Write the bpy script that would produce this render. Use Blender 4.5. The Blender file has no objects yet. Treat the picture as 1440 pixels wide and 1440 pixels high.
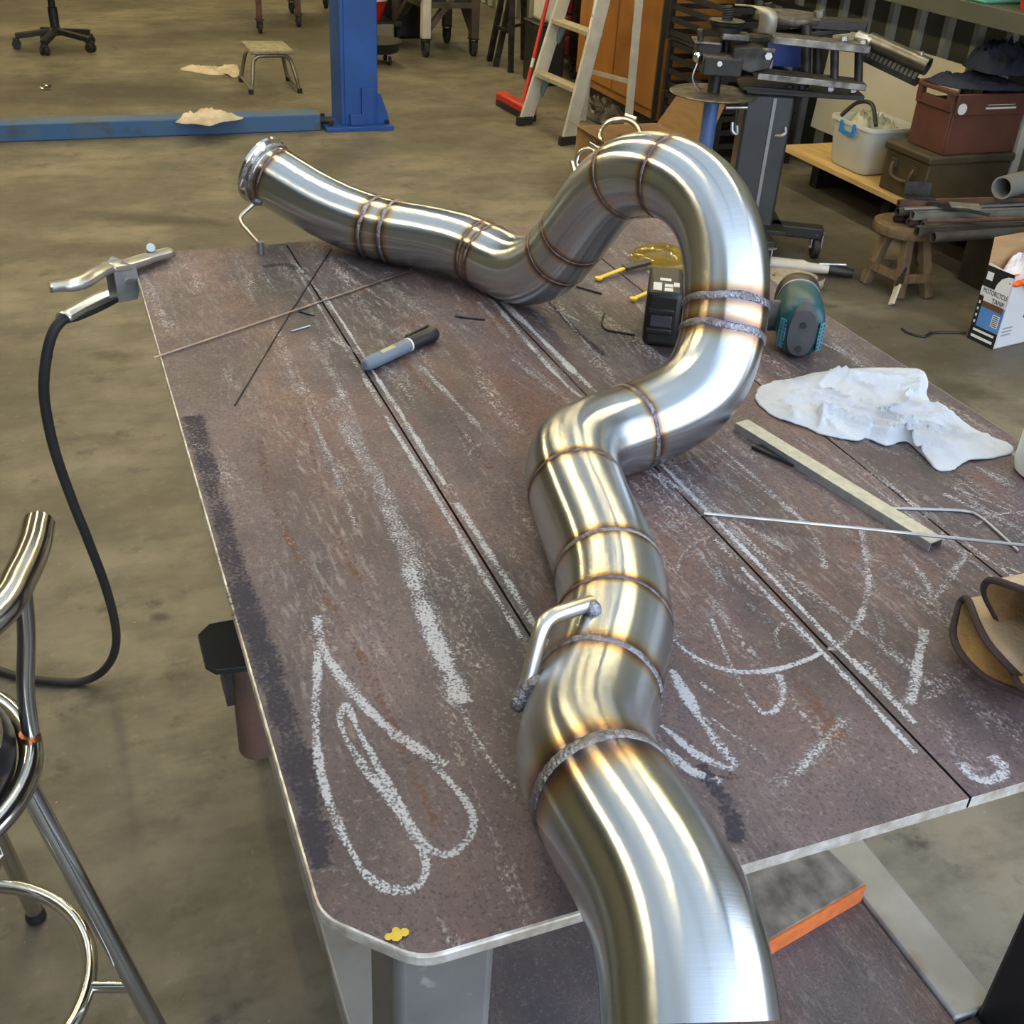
import bpy, math, random
import numpy as np
from mathutils import Vector, Matrix, noise as mnoise

S = bpy.context.scene
COL = S.collection

# ------------------------------------------------------------------ camera
FPX = 1573.28
PITCH, ROLL, YAW = (math.radians(a) for a in (32.1286, 3.6916, 23.1511))
CH = 1.62            # camera height above the floor
T = 0.974            # table top height
_cp, _sp = math.cos(PITCH), math.sin(PITCH)
_rz = np.array(Matrix.Rotation(-YAW, 3, 'Z'))
_up0 = np.array([0, _sp, _cp]); _rt0 = np.array([1.0, 0, 0])
FWD = _rz @ np.array([0, _cp, -_sp])
RT = _rz @ (math.cos(ROLL)*_rt0 + math.sin(ROLL)*_up0)
UP = _rz @ (-math.sin(ROLL)*_rt0 + math.cos(ROLL)*_up0)
FH = np.array([math.sin(YAW), math.cos(YAW), 0]); RH = np.array([math.cos(YAW), -math.sin(YAW), 0])
C0 = np.array([0, 0, CH])
camd = bpy.data.cameras.new('camera'); cam = bpy.data.objects.new('camera', camd); COL.objects.link(cam)
camd.sensor_width = 36; camd.lens = FPX/1440*36; camd.clip_start = 0.02; camd.clip_end = 200
m = Matrix.Identity(4)
for i in range(3):
    m[i][0], m[i][1], m[i][2], m[i][3] = RT[i], UP[i], -FWD[i], C0[i]
cam.matrix_world = m
S.camera = cam

# ------------------------------------------------------------------ world, exposure
w = bpy.data.worlds.new('world'); S.world = w; w.use_nodes = True
nt = w.node_tree; bg = nt.nodes['Background']
tc = nt.nodes.new('ShaderNodeTexCoord'); sx = nt.nodes.new('ShaderNodeSeparateXYZ'); rp = nt.nodes.new('ShaderNodeValToRGB')
nt.links.new(tc.outputs['Generated'], sx.inputs[0]); nt.links.new(sx.outputs['Z'], rp.inputs[0]); nt.links.new(rp.outputs[0], bg.inputs[0])
rp.color_ramp.elements[0].position = 0.0; rp.color_ramp.elements[0].color = (0.86, 0.90, 0.95, 1)
rp.color_ramp.elements[1].position = 0.7; rp.color_ramp.elements[1].color = (0.62, 0.76, 1.0, 1)
bg.inputs[1].default_value = 3.6
vs = S.view_settings
vs.view_transform = 'Standard'; vs.look = 'None'; vs.gamma = 1.0; vs.use_curve_mapping = False
vs.exposure = 0.14
LAMP_STRENGTH = 150.0

# ------------------------------------------------------------------ pixel helpers (a pixel gives a direction only)
def ray(u, v): return FWD + RT*(u-720)/FPX - UP*(v-720)/FPX
def G(u, v, z=0.0):
    d = ray(u, v); return C0 + d*((z-CH)/d[2])
def V(u, v, P, dd=0.0):
    d = ray(u, v); k = ((np.asarray(P)-C0) @ FH + dd)/(d @ FH); return C0 + d*k
def proj(P):
    q = np.asarray(P)-C0; z = q @ FWD
    return np.stack([720+FPX*(q @ RT)/z, 720-FPX*(q @ UP)/z], -1)

# ------------------------------------------------------------------ materials
MATS = {}
def mat(name, c, rough=0.6, metal=0.0, c2=None, scale=8.0, stretch=(1, 1, 1), bump=0.0, bscale=None, detail=6.0,
        lo=0.35, hi=0.65, r2=None, trans=0.0, alpha=None, ior=1.45, coat=0.0, c3=None, scale3=3.0, lo3=.5, hi3=.7, emit=None):
    if name in MATS: return MATS[name]
    M = bpy.data.materials.new(name); M.use_nodes = True; n = M.node_tree; L = n.links.new
    b = n.nodes['Principled BSDF']
    b.inputs['Base Color'].default_value = (*c, 1); b.inputs['Roughness'].default_value = rough; b.inputs['Metallic'].default_value = metal
    b.inputs['IOR'].default_value = ior; b.inputs['Transmission Weight'].default_value = trans; b.inputs['Coat Weight'].default_value = coat
    if alpha is not None: b.inputs['Alpha'].default_value = alpha
    if emit: b.inputs['Emission Color'].default_value = (*emit[:3], 1); b.inputs['Emission Strength'].default_value = emit[3]
    if c2 is None and bump == 0:
        c2 = tuple(x*0.86 for x in c)
    geo = n.nodes.new('ShaderNodeNewGeometry'); mp = n.nodes.new('ShaderNodeMapping'); mp.inputs['Scale'].default_value = stretch
    L(geo.outputs['Position'], mp.inputs[0])
    nz = n.nodes.new('ShaderNodeTexNoise'); nz.inputs['Scale'].default_value = scale; nz.inputs['Detail'].default_value = detail
    L(mp.outputs[0], nz.inputs['Vector'])
    if c2 is not None:
        r = n.nodes.new('ShaderNodeMapRange'); r.inputs[1].default_value = lo; r.inputs[2].default_value = hi
        L(nz.outputs[0], r.inputs[0])
        mx = n.nodes.new('ShaderNodeMix'); mx.data_type = 'RGBA'; mx.inputs[6].default_value = (*c, 1); mx.inputs[7].default_value = (*c2, 1)
        L(r.outputs[0], mx.inputs[0]); out = mx.outputs[2]
        if c3 is not None:
            n3 = n.nodes.new('ShaderNodeTexNoise'); n3.inputs['Scale'].default_value = scale3; n3.inputs['Detail'].default_value = 8
            L(geo.outputs['Position'], n3.inputs['Vector'])
            q = n.nodes.new('ShaderNodeMapRange'); q.inputs[1].default_value = lo3; q.inputs[2].default_value = hi3; L(n3.outputs[0], q.inputs[0])
            m3 = n.nodes.new('ShaderNodeMix'); m3.data_type = 'RGBA'; L(q.outputs[0], m3.inputs[0]); L(out, m3.inputs[6]); m3.inputs[7].default_value = (*c3, 1)
            out = m3.outputs[2]
        L(out, b.inputs['Base Color'])
        if r2 is not None:
            rr = n.nodes.new('ShaderNodeMapRange'); rr.inputs[3].default_value = rough; rr.inputs[4].default_value = r2
            L(r.outputs[0], rr.inputs[0]); L(rr.outputs[0], b.inputs['Roughness'])
    if bump:
        nb = nz
        if bscale:
            nb = n.nodes.new('ShaderNodeTexNoise'); nb.inputs['Scale'].default_value = bscale; nb.inputs['Detail'].default_value = 5
            L(mp.outputs[0], nb.inputs['Vector'])
        bp = n.nodes.new('ShaderNodeBump'); bp.inputs['Strength'].default_value = bump; bp.inputs['Distance'].default_value = 0.01
        L(nb.outputs[0], bp.inputs['Height']); L(bp.outputs[0], b.inputs['Normal'])
    MATS[name] = M
    return M

def floor_mat():
    M = bpy.data.materials.new('concrete'); M.use_nodes = True; n = M.node_tree; L = n.links.new; b = n.nodes['Principled BSDF']
    geo = n.nodes.new('ShaderNodeNewGeometry')
    def nz(s, d, st=(1, 1, 1)):
        mp = n.nodes.new('ShaderNodeMapping'); mp.inputs['Scale'].default_value = st; L(geo.outputs['Position'], mp.inputs[0])
        k = n.nodes.new('ShaderNodeTexNoise'); k.inputs['Scale'].default_value = s; k.inputs['Detail'].default_value = d; k.inputs['Roughness'].default_value = .65
        L(mp.outputs[0], k.inputs['Vector']); return k.outputs[0]
    def rng(x, a, bb, c=0., d=1.):
        r = n.nodes.new('ShaderNodeMapRange'); r.inputs[1].default_value = a; r.inputs[2].default_value = bb; r.inputs[3].default_value = c; r.inputs[4].default_value = d; L(x, r.inputs[0]); return r.outputs[0]
    def mix(fac, a, bb):
        k = n.nodes.new('ShaderNodeMix'); k.data_type = 'RGBA'
        L(fac, k.inputs[0])
        for i, q in ((6, a), (7, bb)):
            if isinstance(q, tuple): k.inputs[i].default_value = (*q, 1)
            else: L(q, k.inputs[i])
        return k.outputs[2]
    base = mix(rng(nz(.8, 12), .43, .57), (.100, .091, .070), (.195, .176, .134))
    base = mix(rng(nz(5, 10, (1, 1.6, 1)), .46, .66, 0, .75), base, (.074, .066, .050))
    base = mix(rng(nz(0.55, 12, (.8, 1.5, 1)), .52, .66, 0, .85), base, (.050, .043, .032))
    base = mix(rng(nz(7, 8), .58, .70, 0, .8), base, (.036, .032, .026))
    base = mix(rng(nz(26, 6), .60, .72, 0, .30), base, (.29, .265, .20))
    base = mix(rng(nz(60, 3), .70, .76, 0, .6), base, (.38, .36, .28))
    for (u_, v_), (rx_, ry_), amt in (((130, 128), (1.1, .55), .8), ((240, 135), (.7, .3), .7), ((215, 308), (.45, .10), .85), ((60, 345), (.9, .12), .5), ((1345, 548), (.16, .10), .6), ((430, 1010), (.22, .16), .45), ((225, 868), (.03, .02), .9), ((372, 1010), (.03, .02), .9), ((810, 90), (.5, .3), .5), ((155, 500), (.07, .05), .7)):
        q = G(u_, v_, 0); mp = n.nodes.new('ShaderNodeMapping'); mp.vector_type = 'TEXTURE'
        mp.inputs['Location'].default_value = tuple(q); mp.inputs['Rotation'].default_value = (0, 0, -YAW); mp.inputs['Scale'].default_value = (rx_, ry_, 1); L(geo.outputs['Position'], mp.inputs[0])
        ln = n.nodes.new('ShaderNodeVectorMath'); ln.operation = 'LENGTH'; L(mp.outputs[0], ln.inputs[0])
        ad = n.nodes.new('ShaderNodeMath'); ad.operation = 'MULTIPLY_ADD'; L(nz(7/max(rx_, .2)*.5, 8), ad.inputs[0]); ad.inputs[1].default_value = 1.6; L(ln.outputs['Value'], ad.inputs[2])
        base = mix(rng(ad.outputs[0], 1.15, 1.85, amt, 0), base, (.036, .031, .025))
    L(base, b.inputs['Base Color'])
    L(rng(nz(2, 6), .3, .7, .42, .68), b.inputs['Roughness'])
    bp = n.nodes.new('ShaderNodeBump'); bp.inputs['Strength'].default_value = .15; bp.inputs['Distance'].default_value = .01
    L(nz(40, 6), bp.inputs['Height']); L(bp.outputs[0], b.inputs['Normal'])
    return M

def plate_mat(name, base_a, base_b, rust, dark, streak=.5):
    M = bpy.data.materials.new(name); M.use_nodes = True; n = M.node_tree; L = n.links.new; b = n.nodes['Principled BSDF']
    geo = n.nodes.new('ShaderNodeNewGeometry')
    def nz(s, d, st=(1, 1, 1), rough=.6, off=(0, 0, 0)):
        mp = n.nodes.new('ShaderNodeMapping'); mp.inputs['Scale'].default_value = st; mp.inputs['Location'].default_value = off; L(geo.outputs['Position'], mp.inputs[0])
        k = n.nodes.new('ShaderNodeTexNoise'); k.inputs['Scale'].default_value = s; k.inputs['Detail'].default_value = d; k.inputs['Roughness'].default_value = rough
        L(mp.outputs[0], k.inputs['Vector']); return k.outputs[0]
    def rng(x, a, bb, c=0., d=1.):
        r = n.nodes.new('ShaderNodeMapRange'); r.inputs[1].default_value = a; r.inputs[2].default_value = bb; r.inputs[3].default_value = c; r.inputs[4].default_value = d; L(x, r.inputs[0]); return r.outputs[0]
    def mix(fac, a, bb):
        k = n.nodes.new('ShaderNodeMix'); k.data_type = 'RGBA'; L(fac, k.inputs[0])
        for i, q in ((6, a), (7, bb)):
            if isinstance(q, tuple): k.inputs[i].default_value = (*q, 1)
            else: L(q, k.inputs[i])
        return k.outputs[2]
    def mul(a, bb):
        k = n.nodes.new('ShaderNodeMath'); k.operation = 'MULTIPLY'; L(a, k.inputs[0]); L(bb, k.inputs[1]); return k.outputs[0]
    c = mix(rng(nz(6, 8), .35, .65), base_a, base_b)
    c = mix(rng(nz(3.2, 9, (1.6, .6, 1), off=(3, 1, 0)), .47, .66, 0, .9), c, rust)
    c = mix(rng(nz(2.4, 9, (2.2, .7, 1), off=(7, 2, 0)), .47, .62, 0, .85), c, dark)
    # dry chalk dust caught in the mill scale, dragged along the plates
    speck = rng(nz(330, 3, (1, .6, 1)), .50, .62)
    st1 = rng(nz(9, 4, (3.2, .42, 1), off=(1, 5, 0)), .55, .70, 0, streak)
    c = mix(mul(speck, st1), c, (.50, .47, .45))
    c = mix(rng(nz(360, 4, (1, .8, 1)), .52, .64, 0, .7), c, dark)
    c = mix(rng(nz(210, 4, off=(4, 4, 0)), .57, .70, 0, .38), c, (.30, .25, .25))
    c = mix(mul(rng(nz(70, 6, (2.5, .5, 1), off=(2, 9, 0)), .52, .68, 0, .55), rng(nz(3.4, 5, (1.6, .5, 1), off=(9, 3, 0)), .50, .64)), c, (.33, .30, .295))
    L(c, b.inputs['Base Color'])
    b.inputs['Metallic'].default_value = .12
    L(rng(nz(30, 5), .3, .7, .46, .68), b.inputs['Roughness'])
    bp = n.nodes.new('ShaderNodeBump'); bp.inputs['Strength'].default_value = .22; bp.inputs['Distance'].default_value = .004
    L(nz(260, 5), bp.inputs['Height']); L(bp.outputs[0], b.inputs['Normal'])
    return M

def pipe_mat():
    M = bpy.data.materials.new('brushed_stainless'); M.use_nodes = True; n = M.node_tree; L = n.links.new; b = n.nodes['Principled BSDF']
    b.inputs['Metallic'].default_value = 1.0
    uv = n.nodes.new('ShaderNodeUVMap'); uv.uv_map = 'UVMap'
    mp = n.nodes.new('ShaderNodeMapping'); mp.inputs['Scale'].default_value = (3.0, 900, 1); L(uv.outputs[0], mp.inputs[0])
    nz = n.nodes.new('ShaderNodeTexNoise'); nz.inputs['Scale'].default_value = 1.0; nz.inputs['Detail'].default_value = 3; L(mp.outputs[0], nz.inputs['Vector'])
    geo = n.nodes.new('ShaderNodeNewGeometry')
    n2 = n.nodes.new('ShaderNodeTexNoise'); n2.inputs['Scale'].default_value = 22; n2.inputs['Detail'].default_value = 6; L(geo.outputs['Position'], n2.inputs['Vector'])
    at = n.nodes.new('ShaderNodeUVMap'); at.uv_map = 'Heat'; ats = n.nodes.new('ShaderNodeSeparateXYZ'); L(at.outputs[0], ats.inputs[0])
    ad = n.nodes.new('ShaderNodeMath'); ad.operation = 'MULTIPLY_ADD'; L(n2.outputs[0], ad.inputs[0]); ad.inputs[1].default_value = .25; L(ats.outputs['X'], ad.inputs[2])
    rp = n.nodes.new('ShaderNodeValToRGB'); e = rp.color_ramp.elements
    e[0].position = .18; e[0].color = (.60, .645, .69, 1)
    e[1].position = 1.0; e[1].color = (.16, .15, .17, 1)
    for p_, c_ in ((.40, (.60, .61, .59, 1)), (.56, (.58, .47, .31, 1)), (.74, (.40, .25, .15, 1)), (.90, (.20, .16, .19, 1))):
        k = rp.color_ramp.elements.new(p_); k.color = c_
    L(ad.outputs[0], rp.inputs[0])
    mx = n.nodes.new('ShaderNodeMix'); mx.data_type = 'RGBA'; mx.blend_type = 'MULTIPLY'; mx.inputs[0].default_value = .28
    L(rp.outputs[0], mx.inputs[6]); L(nz.outputs[0], mx.inputs[7]); L(mx.outputs[2], b.inputs['Base Color'])
    r = n.nodes.new('ShaderNodeMapRange'); r.inputs[3].default_value = .18; r.inputs[4].default_value = .26; L(nz.outputs[0], r.inputs[0]); L(r.outputs[0], b.inputs['Roughness'])
    b.inputs['Anisotropic'].default_value = .93; b.inputs['Anisotropic Rotation'].default_value = .25
    tg = n.nodes.new('ShaderNodeTangent'); tg.direction_type = 'UV_MAP'; tg.uv_map = 'UVMap'; L(tg.outputs[0], b.inputs['Tangent'])
    bp = n.nodes.new('ShaderNodeBump'); bp.inputs['Strength'].default_value = .03; bp.inputs['Distance'].default_value = .002
    L(nz.outputs[0], bp.inputs['Height']); L(bp.outputs[0], b.inputs['Normal'])
    return M

def chalk_mat(name, dens, col, nsc=420):
    M = bpy.data.materials.new(name); M.use_nodes = True; n = M.node_tree; L = n.links.new; b = n.nodes['Principled BSDF']
    b.inputs['Base Color'].default_value = (*col, 1); b.inputs['Roughness'].default_value = .95
    geo = n.nodes.new('ShaderNodeNewGeometry'); uv = n.nodes.new('ShaderNodeUVMap'); uv.uv_map = 'UVMap'
    nz = n.nodes.new('ShaderNodeTexNoise'); nz.inputs['Scale'].default_value = nsc; nz.inputs['Detail'].default_value = 3; L(geo.outputs['Position'], nz.inputs['Vector'])
    n2 = n.nodes.new('ShaderNodeTexNoise'); n2.inputs['Scale'].default_value = 26; n2.inputs['Detail'].default_value = 4; L(geo.outputs['Position'], n2.inputs['Vector'])
    sp = n.nodes.new('ShaderNodeSeparateXYZ'); L(uv.outputs[0], sp.inputs[0])
    # soft edge across the stroke: |2x-1|
    m1 = n.nodes.new('ShaderNodeMath'); m1.operation = 'MULTIPLY_ADD'; m1.inputs[1].default_value = 2; m1.inputs[2].default_value = -1; L(sp.outputs['X'], m1.inputs[0])
    m2 = n.nodes.new('ShaderNodeMath'); m2.operation = 'ABSOLUTE'; L(m1.outputs[0], m2.inputs[0])
    m3 = n.nodes.new('ShaderNodeMath'); m3.operation = 'POWER'; m3.inputs[1].default_value = 3; L(m2.outputs[0], m3.inputs[0])
    a1 = n.nodes.new('ShaderNodeMath'); a1.operation = 'MULTIPLY_ADD'; a1.inputs[1].default_value = -.30; a1.inputs[2].default_value = dens; L(m3.outputs[0], a1.inputs[0])
    a2 = n.nodes.new('ShaderNodeMath'); a2.operation = 'MULTIPLY_ADD'; a2.inputs[1].default_value = .55; L(n2.outputs[0], a2.inputs[0]); L(a1.outputs[0], a2.inputs[2])
    a3 = n.nodes.new('ShaderNodeMath'); a3.operation = 'ADD'; L(a2.outputs[0], a3.inputs[0]); L(nz.outputs[0], a3.inputs[1])
    r = n.nodes.new('ShaderNodeMapRange'); r.inputs[1].default_value = .86; r.inputs[2].default_value = 1.06; r.inputs[4].default_value = .74; L(a3.outputs[0], r.inputs[0])
    L(r.outputs[0], b.inputs['Alpha'])
    return M

# ------------------------------------------------------------------ mesh builder
OFF = {}
def perp(t):
    t = Vector(t).normalized(); a = Vector((0, 0, 1)) if abs(t.z) < .9 else Vector((1, 0, 0))
    x = t.cross(a).normalized(); return x, t.cross(x).normalized()
def smooth_path(pts, n=8, closed=False):
    P = [Vector(p) for p in pts]
    if len(P) < 3: return P
    if closed: Q = [P[-1]]+P+[P[0], P[1]]
    else: Q = [P[0]*2-P[1]]+P+[P[-1]*2-P[-2]]
    o = []
    for i in range(1, len(Q)-2):
        a, b, c, d = Q[i-1:i+3]
        for k in range(n):
            t = k/n
            o.append(.5*((2*b)+(c-a)*t+(2*a-5*b+4*c-d)*t*t+(3*b-a-3*c+d)*t**3))
    if not closed: o.append(Q[-2].copy())
    return o
class MB:
    def __init__(s): s.v = []; s.f = []; s.uv = None
    def add(s, v, f):
        k = len(s.v); s.v += [tuple(x) for x in v]; s.f += [tuple(i+k for i in q) for q in f]; return s
    def box(s, c, size, rz=0.0, R=None):
        R = R or Matrix.Rotation(rz, 3, 'Z'); c = Vector(c); h = [q/2 for q in size]
        v = [c+R @ Vector((x*h[0], y*h[1], z*h[2])) for x in (-1, 1) for y in (-1, 1) for z in (-1, 1)]
        return s.add(v, [(0, 1, 3, 2), (4, 6, 7, 5), (0, 4, 5, 1), (2, 3, 7, 6), (0, 2, 6, 4), (1, 5, 7, 3)])
    def bar(s, p0, p1, w_, h_, up=(0, 0, 1)):
        p0, p1 = Vector(p0), Vector(p1); t = (p1-p0).normalized(); x = t.cross(Vector(up)).normalized(); y = x.cross(t)
        v = [p+x*(a*w_/2)+y*(b*h_/2) for p in (p0, p1) for a, b in ((-1, -1), (1, -1), (1, 1), (-1, 1))]
        return s.add(v, [(0, 3, 2, 1), (4, 5, 6, 7), (0, 1, 5, 4), (1, 2, 6, 5), (2, 3, 7, 6), (3, 0, 4, 7)])
    def cyl(s, p0, p1, r0, r1=None, n=20, caps=True):
        p0, p1 = Vector(p0), Vector(p1); r1 = r0 if r1 is None else r1; x, y = perp(p1-p0)
        v = []
        for p, r in ((p0, r0), (p1, r1)):
            v += [p+(x*math.cos(2*math.pi*i/n)+y*math.sin(2*math.pi*i/n))*r for i in range(n)]
        f = [(i, (i+1) % n, n+(i+1) % n, n+i) for i in range(n)]
        if caps: f += [tuple(range(n))[::-1], tuple(range(n, 2*n))]
        return s.add(v, f)
    def tube(s, path, r, n=12, caps=True, closed=False):
        P = [Vector(p) for p in path]; N = len(P); rs = r if hasattr(r, '__len__') else [r]*N
        T_ = [((P[(i+1) % N] if closed or i < N-1 else P[i])-(P[i-1] if closed or i > 0 else P[i])).normalized() for i in range(N)]
        x, y = perp(T_[0]); v = []
        for i in range(N):
            x = (x-T_[i]*x.dot(T_[i])).normalized(); y = T_[i].cross(x)
            v += [P[i]+(x*math.cos(2*math.pi*k/n)+y*math.sin(2*math.pi*k/n))*rs[i] for k in range(n)]
        M_ = N if closed else N-1
        f = [(i*n+k, i*n+(k+1) % n, ((i+1) % N)*n+(k+1) % n, ((i+1) % N)*n+k) for i in range(M_) for k in range(n)]
        if caps and not closed: f += [tuple(range(n))[::-1], tuple((N-1)*n+k for k in range(n))]
        return s.add(v, f)
    def pipe(s, p0, p1, ro, ri, n=24):     # hollow straight tube with open ends
        p0, p1 = Vector(p0), Vector(p1); x, y = perp(p1-p0); v = []
        for p, r in ((p0, ro), (p1, ro), (p1, ri), (p0, ri)):
            v += [p+(x*math.cos(2*math.pi*i/n)+y*math.sin(2*math.pi*i/n))*r for i in range(n)]
        return s.add(v, [(a*n+i, a*n+(i+1) % n, ((a+1) % 4)*n+(i+1) % n, ((a+1) % 4)*n+i) for a in range(4) for i in range(n)])
    def lathe(s, prof, o=(0, 0, 0), n=28, axis=(0, 0, 1), sx=1.0, sy=1.0):
        o = Vector(o); t = Vector(axis).normalized()
        if abs(t.z) > .999: x, y = Vector((1, 0, 0)), Vector((0, 1, 0))*(1 if t.z > 0 else -1)
        else: x, y = perp(t)
        v = [o+t*z+x*(r*sx*math.cos(2*math.pi*i/n))+y*(r*sy*math.sin(2*math.pi*i/n)) for r, z in prof for i in range(n)]
        N = len(prof); f = [(a*n+i, a*n+(i+1) % n, (a+1)*n+(i+1) % n, (a+1)*n+i) for a in range(N-1) for i in range(n)]
        f += [tuple(range(n))[::-1], tuple((N-1)*n+k for k in range(n))]
        return s.add(v, f)
    def prism(s, poly, d, o=(0, 0, 0), X=(1, 0, 0), Y=(0, 1, 0)):   # polygon in plane X,Y at o, extruded by vector d
        o, X, Y, d = Vector(o), Vector(X), Vector(Y), Vector(d); n = len(poly)
        b = [o+X*p[0]+Y*p[1] for p in poly]; v = b+[p+d for p in b]
        return s.add(v, [tuple(range(n))[::-1], tuple(range(n, 2*n))]+[(i, (i+1) % n, n+(i+1) % n, n+i) for i in range(n)])
    def ball(s, c, r, sc=(1, 1, 1), n=16, h=10):
        c = Vector(c); v = []
        for a in range(h+1):
            th = math.pi*a/h
            v += [c+Vector((r*sc[0]*math.sin(th)*math.cos(2*math.pi*i/n), r*sc[1]*math.sin(th)*math.sin(2*math.pi*i/n), r*sc[2]*math.cos(th))) for i in range(n)]
        return s.add(v, [(a*n+i, (a+1)*n+i, (a+1)*n+(i+1) % n, a*n+(i+1) % n) for a in range(h) for i in range(n)])
    def loft(s, rings, caps=False, closed=False):
        n = len(rings[0]); v = [p for r in rings for p in r]; N = len(rings)
        f = [(a*n+i, a*n+(i+1) % n, ((a+1) % N)*n+(i+1) % n, ((a+1) % N)*n+i) for a in range(N if closed else N-1) for i in range(n)]
        if caps: f += [tuple(range(n))[::-1], tuple((N-1)*n+k for k in range(n))]
        return s.add(v, f)
    def build(s, name, mt, parent=None, smooth=True, bev=0.0, sub=0, solid=0.0, angle=38, kind=None, label=None):
        o_ = OFF.get(parent.name, Vector((0, 0, 0))) if parent else Vector((0, 0, 0))
        me = bpy.data.meshes.new(name)
        me.from_pydata([(x-o_.x, y-o_.y, z-o_.z) for x, y, z in s.v], [], s.f); me.validate()
        if smooth:
            me.polygons.foreach_set('use_smooth', [True]*len(me.polygons)); me.set_sharp_from_angle(angle=math.radians(angle))
        me.materials.append(mt); me.update()
        ob = bpy.data.objects.new(name, me); COL.objects.link(ob)
        if parent: ob.parent = parent; OFF[ob.name] = o_
        if solid:
            k = ob.modifiers.new('solid', 'SOLIDIFY'); k.thickness = solid; k.offset = 0
        if bev:
            k = ob.modifiers.new('bevel', 'BEVEL'); k.width = bev; k.segments = 2; k.limit_method = 'ANGLE'; k.angle_limit = math.radians(35)
        if sub:
            k = ob.modifiers.new('sub', 'SUBSURF'); k.levels = sub; k.render_levels = sub
        if kind: ob['kind'] = kind
        if label: ob['label'] = label
        return ob
def fix_normals(ob):
    import bmesh
    bm = bmesh.new(); bm.from_mesh(ob.data); bmesh.ops.recalc_face_normals(bm, faces=bm.faces); bm.to_mesh(ob.data); bm.free(); return ob
def thing(name, label, cat, loc, group=None):
    o = bpy.data.objects.new(name, None); COL.objects.link(o); o.location = loc; OFF[o.name] = Vector(loc)
    o.empty_display_size = .05; o['label'] = label; o['category'] = cat
    if group: o['group'] = group
    return o
def tag(o, label, cat, group=None):
    o['label'] = label; o['category'] = cat
    if group: o['group'] = group
    return o
def struct(o): o['kind'] = 'structure'; return o
def caster(parent, p, r=.035, mt=None, fork=None, d=(1, 0, 0)):
    """swivel caster, p = ground contact"""
    p = Vector(p); d = Vector(d); c = p+Vector((0, 0, r))
    mb = MB()
    for sg in (-1, 1): mb.bar(c+d*(sg*r*.48), c+d*(sg*r*.48)+Vector((0, 0, r*1.25)), r*.12, r*.7, up=d.cross(Vector((0, 0, 1))))
    mb.box(c+Vector((0, 0, r*1.3)), (r*1.3, r*1.3, r*.16)); mb.cyl(c-d*r*.6, c+d*r*.6, r*.16, n=10)
    fk = mb.build('caster_fork', fork, parent)
    MB().cyl(c-d*r*.32, c+d*r*.32, r, n=20).build('caster_wheel', mt, fk, bev=r*.12)
    return c.z+r*1.38
def rag(name, mt, outline, zbase, hmax, seed, nr=34, na=150, thick=.0025, sc=14.0):
    """crumpled cloth lying on a surface; outline = list of (x,y)"""
    P = smooth_path([(x, y, 0) for x, y in outline], 10, closed=True)
    L_ = len(P); c = sum(P, Vector())/L_
    v = []; f = []
    for a in range(na):
        e = P[int(a*L_/na)]; e = c+(e-c)*(1+.014*mnoise.noise(Vector((e.x*sc*9, e.y*sc*9, seed+3)))+.03*mnoise.noise(Vector((e.x*sc*2.2, e.y*sc*2.2, seed))))
        for k in range(nr):
            t = (k+.02)/(nr-1+.02); q = c.lerp(e, t)
            wq = Vector(((q.x*.80+q.y*.60)*sc*1.5+seed, (-q.x*.60+q.y*.80)*sc*.75, seed*.7))
            wd = mnoise.noise(wq*.45)*1.6
            n1 = mnoise.noise(wq*.55+Vector((wd, -wd, 0))); n2 = mnoise.noise(wq*1.15+Vector((3+wd*1.3, 7, wd)))
            fall = min(1, (1-t)*3.0+.10)
            fall = fall*fall*(3-2*fall)+.22*min(1, .035/hmax)*max(0, t-.8)*5*max(0, mnoise.noise(Vector((e.x*sc*1.6, e.y*sc*1.6, seed+2)))+.1)
            n3 = mnoise.noise(wq*2.3+Vector((wd*2, 5, 1-wd)))
            h = .30*math.exp(-abs(n1)/.07)+.20*math.exp(-abs(n2)/.06)+.11*math.exp(-abs(n3)/.06)+mnoise.noise(wq*.35)*.36+.26+.03*mnoise.noise(wq*4)
            v.append((q.x+wd*.002, q.y+wd*.002, zbase+thick*.6+max(0.0, h)*hmax*fall))
    for a in range(na):
        b = (a+1) % na
        for k in range(nr-1): f.append((a*nr+k, a*nr+k+1, b*nr+k+1, b*nr+k))
    f.append(tuple(a*nr for a in range(na))[::-1])
    return MB().add(v, f).build(name, mt, solid=thick, angle=80)
def text_mesh(body, size, name, mt, parent, o, X, Y, align='LEFT', xs=1.0):
    cu = bpy.data.curves.new('t', 'FONT'); cu.body = body; cu.size = size; cu.align_x = align; cu.extrude = .0002
    ob = bpy.data.objects.new('t', cu); COL.objects.link(ob)
    me = bpy.data.meshes.new_from_object(ob.evaluated_get(bpy.context.evaluated_depsgraph_get()))
    o, X, Y = Vector(o), Vector(X), Vector(Y); Z = X.cross(Y)
    mb = MB().add([o+X*(q.co.x*xs)+Y*q.co.y+Z*q.co.z for q in me.vertices], [tuple(p.vertices) for p in me.polygons])
    bpy.data.objects.remove(ob); bpy.data.curves.remove(cu); bpy.data.meshes.remove(me)
    return mb.build(name, mt, parent, smooth=False)
random.seed(4)
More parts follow.
